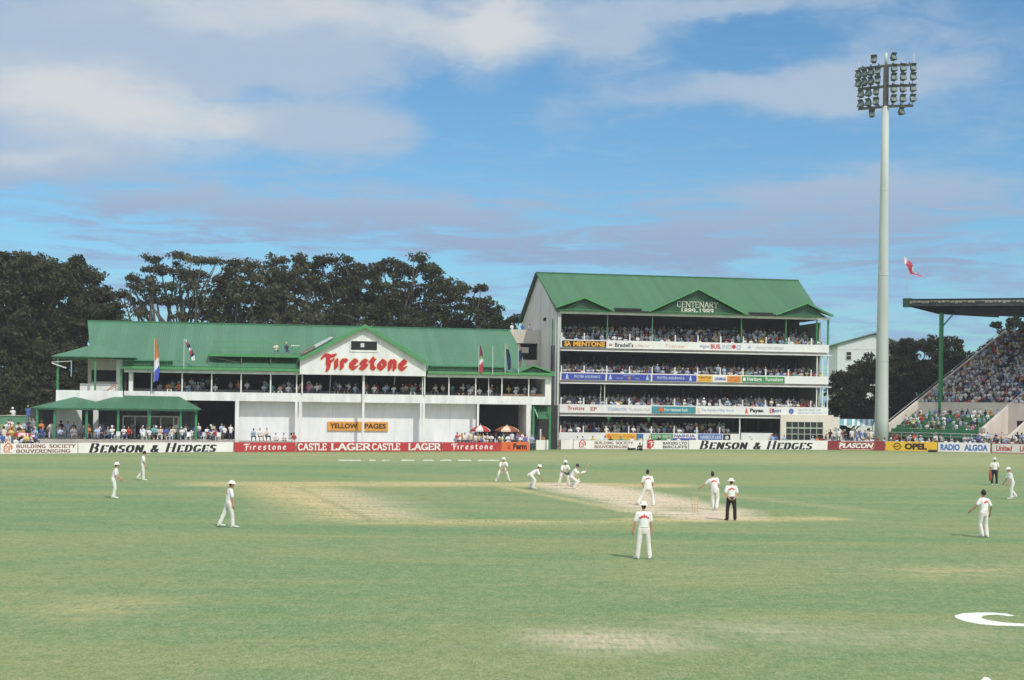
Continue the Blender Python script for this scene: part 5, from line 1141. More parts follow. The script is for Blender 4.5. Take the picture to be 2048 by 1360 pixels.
def body_prims(J):
    mb = MB(); up, fw, rt = J['up'], J['fw'], J['rt']; P = J['pel']
    mb.tube([P-up*.08, P+up*.08, P+up*.2, P+up*.36, P+up*.46], [(.155, .105), (.145, .10), (.135, .095), (.165, .11), (.14, .085)], 16, side=rt)
    mb.tube([J['neck']-up*.05, J['neck']+J['hd']*.08], [.062, .056], 10)
    h, d, f = J['head'], J['hd'], J['hfw']; sd = f.cross(d).normalized()
    mb.tube([h-d*.06+f*.015, h-d*.01+f*.01, h+d*.05, h+d*.075], [(.052, .062), (.070, .085), (.074, .092), (.06, .075)], 14, side=sd)
    mb.tube([h+f*.07+d*.01, h+f*.112-d*.03], [.012, .018], 6); mb.tube([h+f*.06-d*.10, h+f*.085-d*.085], [.025, .018], 6)
    for s in (-1, 1): mb.tube([h+sd*.074*s+d*.015, h+sd*.078*s-d*.03-f*.004], [(.008, .018), (.007, .013)], 6)
    for k in (0, 1):
        limb(mb, J['neck']-up*.05, J['sh%d' % k], .06, .062); limb(mb, J['sh%d' % k], J['el%d' % k], .052, .041); limb(mb, J['el%d' % k], J['wr%d' % k], .043, .028)
        limb(mb, J['hp%d' % k], J['kn%d' % k], .088, .058); mb.tube([J['kn%d' % k], J['kn%d' % k].lerp(J['an%d' % k], .35), J['an%d' % k]], [.056, .058, .036], 10); limb(mb, J['an%d' % k]-Vector((0, 0, .03)), J['toe%d' % k], .038, .028)
        hd = J['hdir%d' % k]; pr = hd.cross(J['fw']).normalized() if abs(hd.dot(J['fw'])) < .95 else rt
        limb(mb, J['wr%d' % k], J['wr%d' % k]+hd*.085, (.026, .036), (.016, .042), side=hd.cross(pr))
    return mb
def fingers(J, mb):
    for k, s in ((0, -1), (1, 1)):
        hd = J['hdir%d' % k]; pr = hd.cross(J['fw']); pr = pr.normalized() if pr.length > .2 else J['rt']; ax = hd.cross(pr).normalized(); w0 = J['wr%d' % k]+hd*.085
        for q, (o_, l) in enumerate(((-.030, .070), (-.010, .082), (.010, .076), (.029, .060))):
            a = w0+ax*o_; b2 = a+hd*l*.55-pr*.008*s; c = b2+hd*l*.42-pr*.022*s; mb.tube([a-hd*.01, b2, c], [.0095, .0088, .0072], 6)
        a = J['wr%d' % k]+hd*.03+ax*.03; mb.tube([a, a+ax*.028+hd*.03, a+ax*.032+hd*.062-pr*.01*s], [.012, .0105, .008], 6)
EMB = [(-.16, -.07), (-.05, -.035), (.05, -.035), (.16, -.07), (.16, -.01), (.10, .012), (.085, .05), (.04, .035), (0, .10), (-.04, .035), (-.085, .05), (-.10, .012), (-.16, -.01)]
def emblem(shirt, J, par, ox=0, oz=0, scale=1.0):
    bv = BVHTree.FromPolygons([v.co.copy() for v in shirt.vertices], [tuple(p.vertices) for p in shirt.polygons]); up, fw, rt = J['up'], J['fw'], J['rt']; c = J['pel']+up*(.36+oz)+rt*ox
    mb = MB(); n_ = 26; memo = {}
    def pt(i, j):
        if (i, j) not in memo:
            x, y = (-.17+.34*i/n_)*scale, (-.10+.24*j/n_)*scale; o_ = c+rt*x+up*y-fw*.5; h = bv.ray_cast(o_, fw); memo[(i, j)] = None if h[0] is None else h[0]-fw*.008
        return memo[(i, j)]
    for i in range(n_):
        for j in range(n_):
            x, y = -.17+.34*(i+.5)/n_, -.10+.24*(j+.5)/n_
            ins = in_poly(np.array([[x, y]]), EMB)[0] and not (abs(y+.03) < .008 and abs(x) < .11)
            q = [pt(i, j), pt(i+1, j), pt(i+1, j+1), pt(i, j+1)]
            if ins and all(a is not None for a in q): mb.add(q, [(0, 1, 2, 3)])
    mb.build('shirt_emblem', M_logo, par)
def hat_mesh(J, kind):
    mb = MB(); h, d, f = J['head'], J['hd'], J['hfw']; c = h+d*.055; sd = f.cross(d).normalized()
    if kind in ('wide', 'sun'):
        br = .185 if kind == 'wide' else .15; d2 = (d-f*.12).normalized(); n_ = 20; pr_ = [(br, -.012), (br*.8, .0), (.098, .02), (.095, .07), (.075, .105), (.02, .112)]; rings = []
        f2 = sd.cross(d2)
        for r_, z_ in pr_: rings.append([c+sd*(r_*math.cos(2*math.pi*q/n_))+f2*(r_*1.12*math.sin(2*math.pi*q/n_))+d2*z_ for q in range(n_)])
        vs = [p for r_ in rings for p in r_]; fs = []
        for i in range(len(pr_)-1):
            for q in range(n_): a, b2 = i*n_+q, i*n_+(q+1) % n_; fs.append((a, b2, b2+n_, a+n_))
        fs.append(tuple(range((len(pr_)-1)*n_, len(pr_)*n_))); mb.add(vs, fs)
    else:
        mb.tube([c-d*.03-f*.01, c+d*.02-f*.008, c+d*.055-f*.01], [(.088, .105), (.088, .105), (.065, .08)], 16, side=sd)
        if kind in ('cap', 'helmet'): mb.tube([c+f*.06-d*.02, c+f*.17-d*.035], [(.06, .014), (.045, .01)], 10, side=sd)
        if kind == 'hair': mb.tube([c-f*.05-d*.02, c-f*.06-d*.085], [(.075, .05), (.05, .03)], 12, side=sd)
    return mb
def person(name, label, foot, yaw, J, hat='sun', hatm=None, skin=None, trm=None, logo=None, pads=False, gloves=None, group='cricketers on the field', cat='cricketer', shm=None, bootm=None, sleeve=.72, shadow_ref=None, scale=1.0):
    skin = skin or M_skin; trm = trm or M_ct; shm = shm or M_cw
    mid = (J['an0']+J['an1'])/2; off = Matrix.Rotation(R(yaw), 3, 'Z') @ Vector((mid.x, mid.y, 0))*scale
    me = remesh(body_prims(J), .0115, 2); fb = MB(); fingers(J, fb); bm = bmesh.new(); bm.from_mesh(me); t2 = fb.mesh('f', []); bm.from_mesh(t2); bm.to_mesh(me); bm.free()
    me.materials.append(skin); me.polygons.foreach_set('use_smooth', [True]*len(me.polygons)); me.name = 'body'
    T = thing(name, label, cat, Vector(foot)-off, R(yaw), group); T.scale = (scale,)*3
    obj('body', me, T)
    up, fw, rt, P = J['up'], J['fw'], J['rt'], J['pel']
    sb = MB(); sb.tube([P+up*.05, P+up*.10, P+up*.22, P+up*.38, P+up*.485], [(.168, .128), (.172, .13), (.178, .135), (.198, .138), (.13, .09)], 18, side=rt)
    for k in (0, 1): limb(sb, J['neck']-up*.06, J['sh%d' % k], .078, .082); e = J['sh%d' % k].lerp(J['el%d' % k], sleeve); limb(sb, J['sh%d' % k], e, .078, .072)
    sh = remesh(sb, .0165, 2); sh.materials.append(shm); so_ = obj('shirt', sh, T)
    tb_ = MB(); tb_.tube([P-up*.10, P+up*.0, P+up*.09], [(.15, .125), (.175, .135), (.158, .118)], 16, side=rt)
    for k in (0, 1):
        limb(tb_, J['hp%d' % k]+up*.03, J['kn%d' % k], .108, .082); e = J['kn%d' % k].lerp(J['an%d' % k], .98); tb_.tube([J['kn%d' % k], J['kn%d' % k].lerp(e, .5), e], [.082, .078, .080], 12)
    tr = remesh(tb_, .0165, 2); tr.materials.append(trm); obj('trousers', tr, T)
    q = MB(); q.tube([P+up*.035, P+up*.075], [(.177, .136), (.177, .136)], 18, side=rt, cap=False); q.build('belt', M_belt if trm is M_bt else M_ct, T, True)
    for k in (0, 1):
        q = MB(); a = J['an%d' % k]; to = J['toe%d' % k]; dr = (to-a); dr.z = 0; dr.normalize(); sdv = dr.cross(Vector((0, 0, 1)))
        q.tube([a-dr*.05-Vector((0, 0, .045)), a+dr*.05-Vector((0, 0, .04)), to+dr*.02-Vector((0, 0, .005))], [(.042, .042), (.047, .042), (.040, .028)], 10, side=sdv); q.build('shoe', bootm or M_shoe, T, True)
    hm = hatm or (M_hat if hat in ('sun', 'wide') else M_hair)
    hat_mesh(J, hat).build({'sun': 'sun_hat', 'wide': 'wide_brimmed_hat', 'cap': 'cap', 'helmet': 'helmet', 'hair': 'hair'}[hat], hm, T, True)
    if hat in ('sun', 'wide', 'cap'):
        q = MB(); h, d, f = J['head'], J['hd'], J['hfw']; q.tube([h-f*.035+d*.03, h-f*.045-d*.045], [(.074, .06), (.06, .04)], 12, side=f.cross(d).normalized()); q.build('hair', M_hair, T, True)
    q = MB(); h, d, f = J['head'], J['hd'], J['hfw']; sd = f.cross(d).normalized()
    for s in (-1, 1): q.tube([h+f*.080+sd*.03*s+d*.012, h+f*.088+sd*.03*s+d*.012], [.009, .008], 6)
    q.build('eyes', M_black, T)
    if logo: emblem(sh, J, T, *logo)
    if pads:
        for k in (0, 1):
            if pads is not True and k not in pads: continue
            q = MB(); a, b2 = J['kn%d' % k], J['an%d' % k]; c = a+(a-b2).normalized()*.16; dd = (a-b2).normalized(); fr_ = (fw-dd*fw.dot(dd)); fr_ = Vector((0, 1, 0)) if fr_.length < .3 else fr_.normalized()
            q.tube([b2+fr_*.06, a.lerp(b2, .5)+fr_*.07, a+fr_*.06, a+dd*.17+fr_*.05], [(.095, .05), (.11, .055), (.11, .06), (.085, .035)], 14, side=dd.cross(fr_)); q.build('leg_pad', M_pad, T, True)
    if gloves:
        for k in (0, 1): q = MB(); limb(q, J['wr%d' % k]-J['hdir%d' % k]*.04, J['wr%d' % k]+J['hdir%d' % k]*.15, .05, .062); q.build('glove', gloves, T, True)
    return T, J
def wpt(T, p): return T.matrix_basis @ Vector(p)
def foot(px, py): return G(px, py)

person('person', 'fielder in white sun hat leaning forward at the far left, facing right', foot(227, 997), -82,
       skeleton((14, 0), arms=((vn(-.15, .15, -1), vn(.1, .75, -.6)), (vn(.12, .1, -1), vn(-.1, .75, -.6))), legs=((vn(-.16, .12, -1), vn(-.03, -.1, -1)), (vn(.14, .25, -1), vn(.02, -.22, -1))), head=(4, 0)), 'sun')
person('person', 'bareheaded fielder walking right just in front of the cigarette board', foot(281, 961), -80,
       skeleton((2, 0), arms=((vn(-.1, -.1, -1), vn(0, .25, -1)), (vn(.12, .2, -1), vn(-.05, .4, -1))), legs=((vn(-.05, -.15, -1), vn(0, -.75, -1)), (vn(.05, .12, -1), vn(0, .0, -1))), head=(18, 0)), 'hair')
person('person', 'fielder in wide white hat striding right with his hand by his hip', foot(452, 1055), -66,
       skeleton((6, 0), arms=((vn(-.15, .1, -1), vn(.0, .4, -1)), (vn(.14, .15, -1), vn(-.02, .15, -1))), legs=((vn(-.04, -.38, -1), vn(0, -.45, -1)), (vn(.05, .28, -1), vn(0, .05, -1))), head=(14, 0)), 'wide', logo=(-.03, .02, .9))
person('person', 'slip fielder crouching with feet wide, leftmost of the close fielders', foot(1005, 963), 196,
       skeleton((46, 4), arms=((vn(-.25, .55, -1), vn(.35, .0, -1)), (vn(.25, .5, -1), vn(-.25, .1, -1))), legs=((vn(-.55, .35, -1), vn(-.35, -.25, -1)), (vn(.5, .35, -1), vn(.3, -.25, -1))), head=(12, 0), feet=(-25, 25)), 'sun')
person('person', 'slip fielder bent low in profile with hands on his knees', foot(1062, 978), -88,
       skeleton((58, 0), arms=((vn(-.1, .45, -1), vn(.1, .5, -.75)), (vn(.1, .45, -1), vn(-.1, .5, -.75))), legs=((vn(-.24, .50, -1), vn(-.05, -.62, -1)), (vn(.2, .95, -1), vn(.02, -.30, -1))), head=(22, 0)), 'sun')
person('person', 'wicketkeeper in white sun hat and dark gloves standing behind the batsman', foot(1126, 972), 205,
       skeleton((40, 3), arms=((vn(-.3, .6, -1), vn(.5, .5, -.5)), (vn(.3, .4, -1), vn(-.5, .6, -.4))), legs=((vn(-.45, .5, -1), vn(-.25, -.4, -1)), (vn(.45, .5, -1), vn(.2, -.4, -1))), head=(12, 0), feet=(-20, 20)), 'sun', skin=M_skin_t, pads=True, gloves=M_glove)
TB, JB = person('person', 'batsman in dark helmet crouched over with bat raised', foot(1145, 978), -100,
       skeleton((30, 0), arms=((vn(-.2, .7, -.8), vn(.2, .8, .35)), (vn(.2, .6, -.8), vn(-.3, .85, .3))), legs=((vn(-.2, .9, -.75), vn(0, -1.5, -.9)), (vn(.2, 1.5, -.9), vn(0, -.45, -1))), head=(22, 0)), 'helmet', hatm=mat('navy_helmet', (.02, .03, .06), .4), pads=True, gloves=M_pad)
hnd = wpt(TB, (JB['wr0']+JB['wr1'])/2+Vector((0, .06, 0)))
BT = thing('cricket_bat', 'pale willow bat held up by the crouching batsman', 'cricket bat', hnd)
dv = vn(.55, -.1, .85); sd_ = vn(.3, 1, 0); mb = MB(); mb.tube([-dv*.12, dv*.18], [.017, .017], 8); mb.build('handle', M_glove, BT)
mb = MB(); mb.tube([dv*.18, dv*.26, dv*.66, dv*.74], [(.03, .018), (.054, .026), (.056, .032), (.05, .022)], 12, side=sd_); mb.build('blade', M_wood, BT, True)
person('person', 'bareheaded fielder seen from behind with legs planted wide near mid pitch', foot(1292, 1011), 6,
       skeleton((16, 0), arms=((vn(-.35, .05, -1), vn(.35, .6, -.6)), (vn(.35, -.02, -1), vn(-.25, .45, -.9))), legs=((vn(-.50, .22, -1), vn(-.5, -.12, -1)), (vn(.34, .2, -1), vn(.14, -.15, -1))), head=(8, 0), feet=(-20, 20)), 'hair', skin=M_skin, logo=(0, .03, .85))
person('person', 'nearest fielder, back to the camera in white hat, arms hanging at his sides', foot(1287, 1118), 5,
       skeleton((3, 0), arms=((vn(-.34, -.02, -1), vn(-.18, .12, -1)), (vn(.2, 0, -1), vn(.02, .15, -1))), legs=((vn(-.12, 0, -1), vn(-.10, -.03, -1)), (vn(.14, .04, -1), vn(.10, -.05, -1))), head=(8, 0), feet=(-15, 18)), 'sun', logo=(0, .02, 1.0))
person('person', 'padded non-striker twisting beside the nearer stumps', foot(1430, 1020), -14,
       skeleton((6, -12), arms=((vn(-.75, .1, -.75), vn(-.75, .1, -.5)), (vn(.3, -.25, -1), vn(-.1, .2, -1))), legs=((vn(-.02, .15, -1), vn(.1, -.12, -1)), (vn(.08, .05, -1), vn(-.10, -.30, -1))), head=(10, -6), feet=(-10, 5)), 'cap', hatm=mat('black_cap', (.025, .025, .03), .6), logo=(.03, .03, .85), pads=(0,))
person('person', 'umpire in wide white hat and black trousers, hands clasped behind his back', foot(1462, 1041), 3,
       skeleton((3, 0), arms=((vn(-.30, -.18, -1), vn(.62, -.38, -.75)), (vn(.30, -.18, -1), vn(-.62, -.38, -.75))), legs=((vn(-.14, 0, -1), vn(-.03, 0, -1)), (vn(.14, 0, -1), vn(.03, 0, -1))), head=(6, 0), feet=(-12, 12)), 'wide', trm=M_bt, bootm=M_shoeb, logo=(0, .04, .9), group='umpires', cat='umpire')
TU, JU = person('person', 'umpire with white cap and black trousers at square leg, far right', foot(1988.5, 970), 168,
       skeleton((2, 0), arms=((vn(-.3, .15, -1), vn(.2, .3, -1)), (vn(.28, 0, -1), vn(.0, .2, -1))), legs=((vn(-.10, 0, -1), vn(-.01, 0, -1)), (vn(.10, 0, -1), vn(.02, 0, -1))), head=(6, 0)), 'sun', trm=M_bt, bootm=M_shoe, group='umpires', cat='umpire', skin=M_skin_t)
jw = wpt(TU, JU['wr1']+Vector((0, 0, -.06))); JK = MB(); JK.tube([(0, 0, .18), (0, 0, -.05), (.02, 0, -.32), (0, 0, -.52)], [(.05, .04), (.09, .06), (.12, .07), (.08, .05)], 10)
tag(JK.build('sweater', mat('rust_wool', (.33, .09, .06), .9), None, True), 'folded rust red sweater hanging from the far umpire\'s hand', 'sweater').location = jw
person('person', 'fielder in white hat walking in from the right edge', foot(2027, 998), 98,
       skeleton((20, 0), arms=((vn(-.15, .25, -1), vn(.0, .5, -.8)), (vn(.15, .15, -1), vn(0, .6, -.8))), legs=((vn(-.06, .25, -1), vn(0, .0, -1)), (vn(.06, -.05, -1), vn(0, -.85, -1))), head=(12, 0)), 'sun')
person('person', 'bareheaded fielder at the right seen from behind, turning left with one arm out', foot(1969, 1075), 28,
       skeleton((4, 5), arms=((vn(-.65, .15, -.9), vn(-.62, .35, -.6)), (vn(.45, -.25, -.9), vn(-.15, .1, -1))), legs=((vn(-.05, .20, -1), vn(.05, -.25, -1)), (vn(.04, .02, -1), vn(-.02, -.18, -1))), head=(10, 0)), 'hair', skin=M_skin_t, logo=(.02, .03, .9))
person('person', 'photographer in black sitting on the grass against the white boards', foot(1277, 901.5), 150,
       skeleton((30, 0), arms=((vn(-.2, .6, -.7), vn(.3, .8, .3)), (vn(.2, .6, -.7), vn(-.3, .8, .3))), legs=((vn(-.2, .9, .35), vn(-.1, .5, -1)), (vn(.3, 1, .2), vn(.1, .7, -.8))), head=(10, 0), seat=.14), 'hair', shm=M_black, trm=M_bt, bootm=M_shoeb, group='people by the boards', cat='photographer', sleeve=1.0)
BG = tag(MB().tube([(0, 0, .14), (.75, .05, .16)], [(.16, .14), (.13, .12)], 10).build('camera_bag', M_black, None, True), 'low black bag on the grass beside the seated photographer', 'bag'); BG.location = G(1257, 900.5)
tb2 = MB().tube([(0, 0, .15), (.9, 0, .16)], [(.15, .15), (.15, .15)], 12); BG = tag(tb2.build('groundsheet_roll', M_black, None, True), 'black roll lying at the foot of the yellow car board', 'roll'); BG.location = G(1858, 904.3)
# wickets
def wicket(px, py, label):
    T = thing('wicket', label, 'wicket', G(px, py), 0, 'wickets'); dx = .114
    for k in (-1, 0, 1): MB().tube([(k*dx, 0, 0), (k*dx, 0, .70)], [.019, .019], 10).build('stump', M_wood, T, True)
    for k in (-.5, .5): MB().tube([(k*dx-.05, 0, .722), (k*dx+.05, 0, .722)], [.009, .009], 8).build('bail', M_wood, T)
wicket(1390, 1025, 'three pale stumps with bails at the nearer end of the pitch'); wicket(1153, 974, 'far stumps partly hidden beside the crouching batsman')

# ------------------------------------------------------------------ spectators
SK3 = [M_skin, M_skin_t, M_skind]; HR = [M_hair, mat('brown_hair', (.10, .055, .03), .7), M_hat, mat('grey_hair', (.35, .33, .3)), mat('straw_hat', (.55, .42, .2)), mat('red_cap', (.45, .05, .04))]
SHIRT = [('white', mat('white_shirt', (.76, .76, .76), .8)), ('pale blue', mat('pale_blue_shirt', (.36, .48, .66), .8)), ('blue', mat('blue_shirt', (.08, .15, .45), .8)), ('red', mat('red_shirt', (.50, .06, .05), .8)),
         ('orange', mat('orange_shirt', (.62, .22, .06), .8)), ('yellow', mat('yellow_shirt', (.68, .55, .14), .8)), ('teal', mat('teal_shirt', (.12, .38, .36), .8)), ('pink', mat('pink_shirt', (.66, .20, .32), .8)),
         ('navy', mat('navy_shirt', (.03, .04, .12), .8)), ('grey', mat('grey_shirt', (.26, .27, .28), .8)), ('cream', mat('cream_shirt', (.68, .60, .46), .8)), ('black', mat('black_shirt', (.03, .03, .035), .8))]
SW = [34, 16, 4, 4, 2, 3, 4, 3, 8, 11, 10, 9]
TR = [mat('dark_trousers', (.05, .05, .07), .8), mat('khaki_trousers', (.34, .27, .18), .8), mat('jeans', (.10, .15, .26), .8), mat('white_shorts', (.7, .7, .7), .8)]
def spect_mesh(kind, var, voxel=.034):
    rg = random.Random(var*7+hash(kind) % 5 if False else var*7+len(kind))
    lean = rg.uniform(-4, 22); a = rg.uniform(.2, .9)
    if kind == 'seated':
        arms = [((vn(-.25, .5, -1), vn(.45, 1, -.1)), (vn(.25, .5, -1), vn(-.45, 1, -.1))), ((vn(-.3, .3, -1), vn(.9, .5, .1)), (vn(.3, .3, -1), vn(-.9, .5, .1))), ((vn(-.3, .7, -.8), vn(.3, .5, .9)), (vn(.25, .4, -1), vn(-.3, 1, 0))), ((vn(-.5, .2, -1), vn(-.1, .9, -.4)), (vn(.5, .2, -1), vn(-.1, .9, -.4)))][var % 4]
        J = skeleton((lean, rg.uniform(-6, 6)), arms=arms, legs=((vn(-.25, 1, .02), vn(-.05, .1, -1)), (vn(.25, 1, .02), vn(.05, .1, -1))), head=(rg.uniform(0, 20), rg.uniform(-8, 8)), seat=.52)
    else:
        arms = [((vn(-.25, .1, -1), vn(0, .3, -1)), (vn(.25, .1, -1), vn(0, .3, -1))), ((vn(-.3, .2, -1), vn(.8, .7, .1)), (vn(.3, .2, -1), vn(-.8, .7, .1))), ((vn(-.5, -.1, -1), vn(.7, .2, -.8)), (vn(.3, .5, -.6), vn(-.2, .5, .9)))][var % 3]
        J = skeleton((rg.uniform(-2, 8), rg.uniform(-4, 4)), arms=arms, legs=((vn(-.12, .05, -1), vn(0, -.05, -1)), (vn(.12, .0, -1), vn(0, 0, -1))), head=(8, 0))
    mb = MB(); segs = []
    def tb(pts, rad, n_, tg, side=None):
        mb.tube(pts, rad, n_, side=side)
        for i in range(len(pts)-1): segs.append((np.array(pts[i]), np.array(pts[i+1]), max(rad[i]) if isinstance(rad[i], tuple) else rad[i], max(rad[i+1]) if isinstance(rad[i+1], tuple) else rad[i+1], tg))
    up, rt, P = J['up'], J['rt'], J['pel']
    tb([P-up*.05, P+up*.12, P+up*.36, P+up*.47], [(.17, .13), (.165, .125), (.19, .13), (.13, .09)], 12, 2, rt)
    h, d, f = J['head'], J['hd'], J['hfw']; sd = f.cross(d).normalized()
    tb([J['neck']-up*.03, h-d*.06], [.06, .056], 8, 0); tb([h-d*.05+f*.012, h+d*.04], [(.075, .085), (.08, .095)], 10, 0, sd); tb([h+d*.06-f*.03, h+d*.085-f*.012], [(.088, .10), (.078, .09)], 10, 1, sd); tb([h+d*.0-f*.055, h-d*.03-f*.05], [(.07, .05), (.06, .04)], 8, 1, sd)
    if var % 4 == 2: tb([h+d*.06+f*.02, h+d*.065+f*.025], [(.14, .15), (.14, .15)], 10, 1, sd)
    for k in (0, 1):
        e = J['sh%d' % k].lerp(J['el%d' % k], .7); tb([J['neck']-up*.07, J['sh%d' % k]], [.07, .07], 8, 2); tb([J['sh%d' % k], e], [.068, .062], 8, 2); tb([e, J['el%d' % k], J['wr%d' % k], J['wr%d' % k]+J['hdir%d' % k]*.13], [.046, .045, .036, .042], 8, 0)
        tb([J['hp%d' % k], J['kn%d' % k]], [.10, .08], 8, 3); tb([J['kn%d' % k], J['an%d' % k]], [.075, .062], 8, 3); tb([J['an%d' % k], J['toe%d' % k]], [.05, .045], 8, 1)
    me = remesh(mb, voxel, 1); n_ = len(me.polygons); c = np.zeros(n_*3); me.polygons.foreach_get('center', c); c = c.reshape(-1, 3); best = np.full(n_, 1e9); tg = np.zeros(n_, int)
    for a_, b_, ra, rb_, t_ in segs:
        dd = b_-a_; q = np.clip(((c-a_)@dd)/max(1e-9, (dd**2).sum()), 0, 1); dist = np.sqrt(((c-(a_+q[:, None]*dd))**2).sum(1))-(ra+(rb_-ra)*q); m_ = dist < best; best[m_] = dist[m_]; tg[m_] = t_
    for m_ in (M_skin, M_hair, SHIRT[0][1], TR[0]): me.materials.append(m_)
    me.polygons.foreach_set('material_index', tg.tolist()); me.name = kind+'_person'; return me
SEAT = [spect_mesh('seated', v) for v in range(8)]; STAND = [spect_mesh('standing', v) for v in range(6)]
rg = random.Random(11); COUNT = 0
PLUR = {}
def spectator(p, yaw, where, kind='seated', shirt=None, sk=None, hair=None, tr=None, group=None, label=None, name='person'):
    global COUNT
    me = rg.choice(SEAT if kind == 'seated' else STAND); si = shirt if shirt is not None else rg.choices(range(12), SW)[0]
    o = bpy.data.objects.new(name, me); C.objects.link(o); o.location = p; o.rotation_euler = (0, 0, R(yaw)); s = rg.uniform(.94, 1.04); o.scale = (s, s, s)
    ski = sk if sk is not None else rg.choices([0, 1, 2], [6, 3, 2])[0]; hi = hair if hair is not None else rg.choices(range(6), [8, 5, 6, 2, 2, 1])[0]; ti = tr if tr is not None else rg.choices(range(4), [5, 3, 4, 2])[0]
    for k, m_ in enumerate((SK3[ski], HR[hi], SHIRT[si][1], TR[ti])): o.material_slots[k].link = 'OBJECT'; o.material_slots[k].material = m_
    tag(o, label or '%s spectator in %s, %s' % (kind, SHIRT[si][0], where), 'spectator', group or ('spectators '+where)); COUNT += 1; return o
# crowd too numerous to place one by one: simple figures joined in one object
CV = []; CF = []; CM = []; CK = 0
LOW = []
for v in range(5):
    me = spect_mesh('seated', v, .075); nv = len(me.vertices); a = np.zeros(nv*3); me.vertices.foreach_get('co', a); LOW.append((a.reshape(-1, 3), [tuple(p.vertices) for p in me.polygons], [p.material_index for p in me.polygons]))
CMATS = SK3+HR+[m for _, m in SHIRT]+TR
def crowd(p, yaw):
    global CK
    V_, F_, M_ = rg.choice(LOW); c, s = math.cos(R(yaw)), math.sin(R(yaw)); sc_ = rg.uniform(.92, 1.05)
    v = V_*sc_; CV.append(np.stack([v[:, 0]*c-v[:, 1]*s+p[0], v[:, 0]*s+v[:, 1]*c+p[1], v[:, 2]+p[2]], 1)); mp = (rg.choices([0, 1, 2], [6, 3, 3])[0], 3+rg.choices(range(6), [9, 4, 5, 1, 1, 1])[0], 9+rg.choices(range(12), [30, 14, 4, 4, 2, 3, 3, 2, 9, 12, 10, 11])[0], 21+rg.choices(range(4), [5, 3, 4, 1])[0])
    CF.extend([[i+CK for i in f] for f in F_]); CM.extend([mp[m_] for m_ in M_]); CK += len(v)
names = ['on the lowest balcony', 'on the second balcony', 'on the top balcony']
tn = {0: 'front rail of top storey', 1: 'front rail of third storey', 2: 'front rail of second storey', 3: 'behind ground-floor wall of tall stand'}
ybB = 180+math.degrees(FB.a); ybA = 180+math.degrees(FA.a)
for i in range(4):
    z1, z0 = tiers[i]; s_ = bL+.5; rEnd = (bR-.6) if i < 3 else FB.S(1476); row0 = z0+.12 if i < 3 else z0+.15
    while s_ < rEnd:
        if rg.random() < (.82 if i < 3 else .5):
            q = FB.world((s_, .75+rg.uniform(-.1, .1), row0+rg.choice((.05, .15, .3)))); yw = ybB+rg.uniform(-35, 35)
            spectator(q, yw, tn[i], 'standing' if rg.random() < (.12 if i else .1) else 'seated')
        s_ += rg.uniform(.70, .98) if i < 3 else rg.uniform(.9, 1.5)
    for row in range(1, 5 if i == 0 else 4):
        s_ = bL+.5
        while s_ < (sBk-.5 if i < 3 else FB.S(1470)):
            if rg.random() < .86: crowd(FB.world((s_, .9+row*1.15+rg.uniform(-.1, .1), z0+.15+.32*(row)+.12*(i == 0)*row)), ybB+rg.uniform(-20, 20))
            s_ += rg.uniform(.5, .7)
    if i < 3:
        for q in range(5): crowd(FB.world((sBk+.5+rg.random()*(bR-sBk-1.2), 1.5+rg.random()*3, z0+.25)), ybB+rg.uniform(-60, 60))
# pavilion balcony
s_ = FA.S(318)
while s_ < FA.S(1085):
    c_ = FA.S(604) < s_ < FA.S(848)
    if rg.random() < (.9 if c_ else .72): spectator(FA.world((s_, 1.0+rg.uniform(-.1, .2), zb+.62+(.12 if c_ else 0))), ybA+rg.uniform(-30, 30), 'behind the pavilion balcony wall', 'seated')
    if rg.random() < .7: crowd(FA.world((s_+.4, 2.4, zb+.95)), ybA+rg.uniform(-20, 20))
    if rg.random() < .45: crowd(FA.world((s_+.1, 3.7, zb+1.25)), ybA+rg.uniform(-20, 20))
    s_ += rg.uniform(.85, 1.25)
def at(px, py, Y, zf=0.0):     # a place on the paved apron behind the boards
    u, v = ray(px, py); return Vector((u*Y, Y, zf))
def spec_at(px, Y, where, kind='seated', yaw=None, z=0.0, **k): return spectator(at(px, 880, Y, z), (180+rg.uniform(-35, 35)) if yaw is None else yaw, where, kind, **k)
# ground-floor tables and seats under and beside the lower veranda
CH = None
def chair(p, yaw, label):
    global CH
    if CH is None:
        T = thing('plastic_chair', label, 'chair', p, R(yaw), 'white plastic chairs by the veranda')
        MB().box(-.23, .23, -.22, .22, .41, .45).build('seat', M_white, T); MB().box(-.23, .23, -.25, -.21, .47, .88).build('backrest', M_white, T)
        for x in (-.2, .2):
            for y in (-.19, .19): MB().bar((x, y, 0), (x, y, .41), .045).build('leg', M_white, T)
        CH = T; return
    c = CH.copy(); C.objects.link(c); c.location = p; c.rotation_euler = (0, 0, R(yaw)); c['label'] = label
    for ch in CH.children: q = ch.copy(); C.objects.link(q); q.parent = c
vz = .95
MB_ = MB(); MB_.box(FA.S(64), FA.S(470), -8.5, .0, 0, vz); o = MB_.build('raised_terrace', M_conc, PV)
MB().box(FA.S(479), FA.S(590), -3.0, 3.2, 0, .8).build('raised_terrace', M_conc, PV); MB().box(FA.S(870), FA.S(1052), -3.0, 3.2, 0, .8).build('raised_terrace', M_conc, PV)
def onA(px, t, z): s_, _ = FA.loc(px, 870, t); return FA.world((s_, t, z))
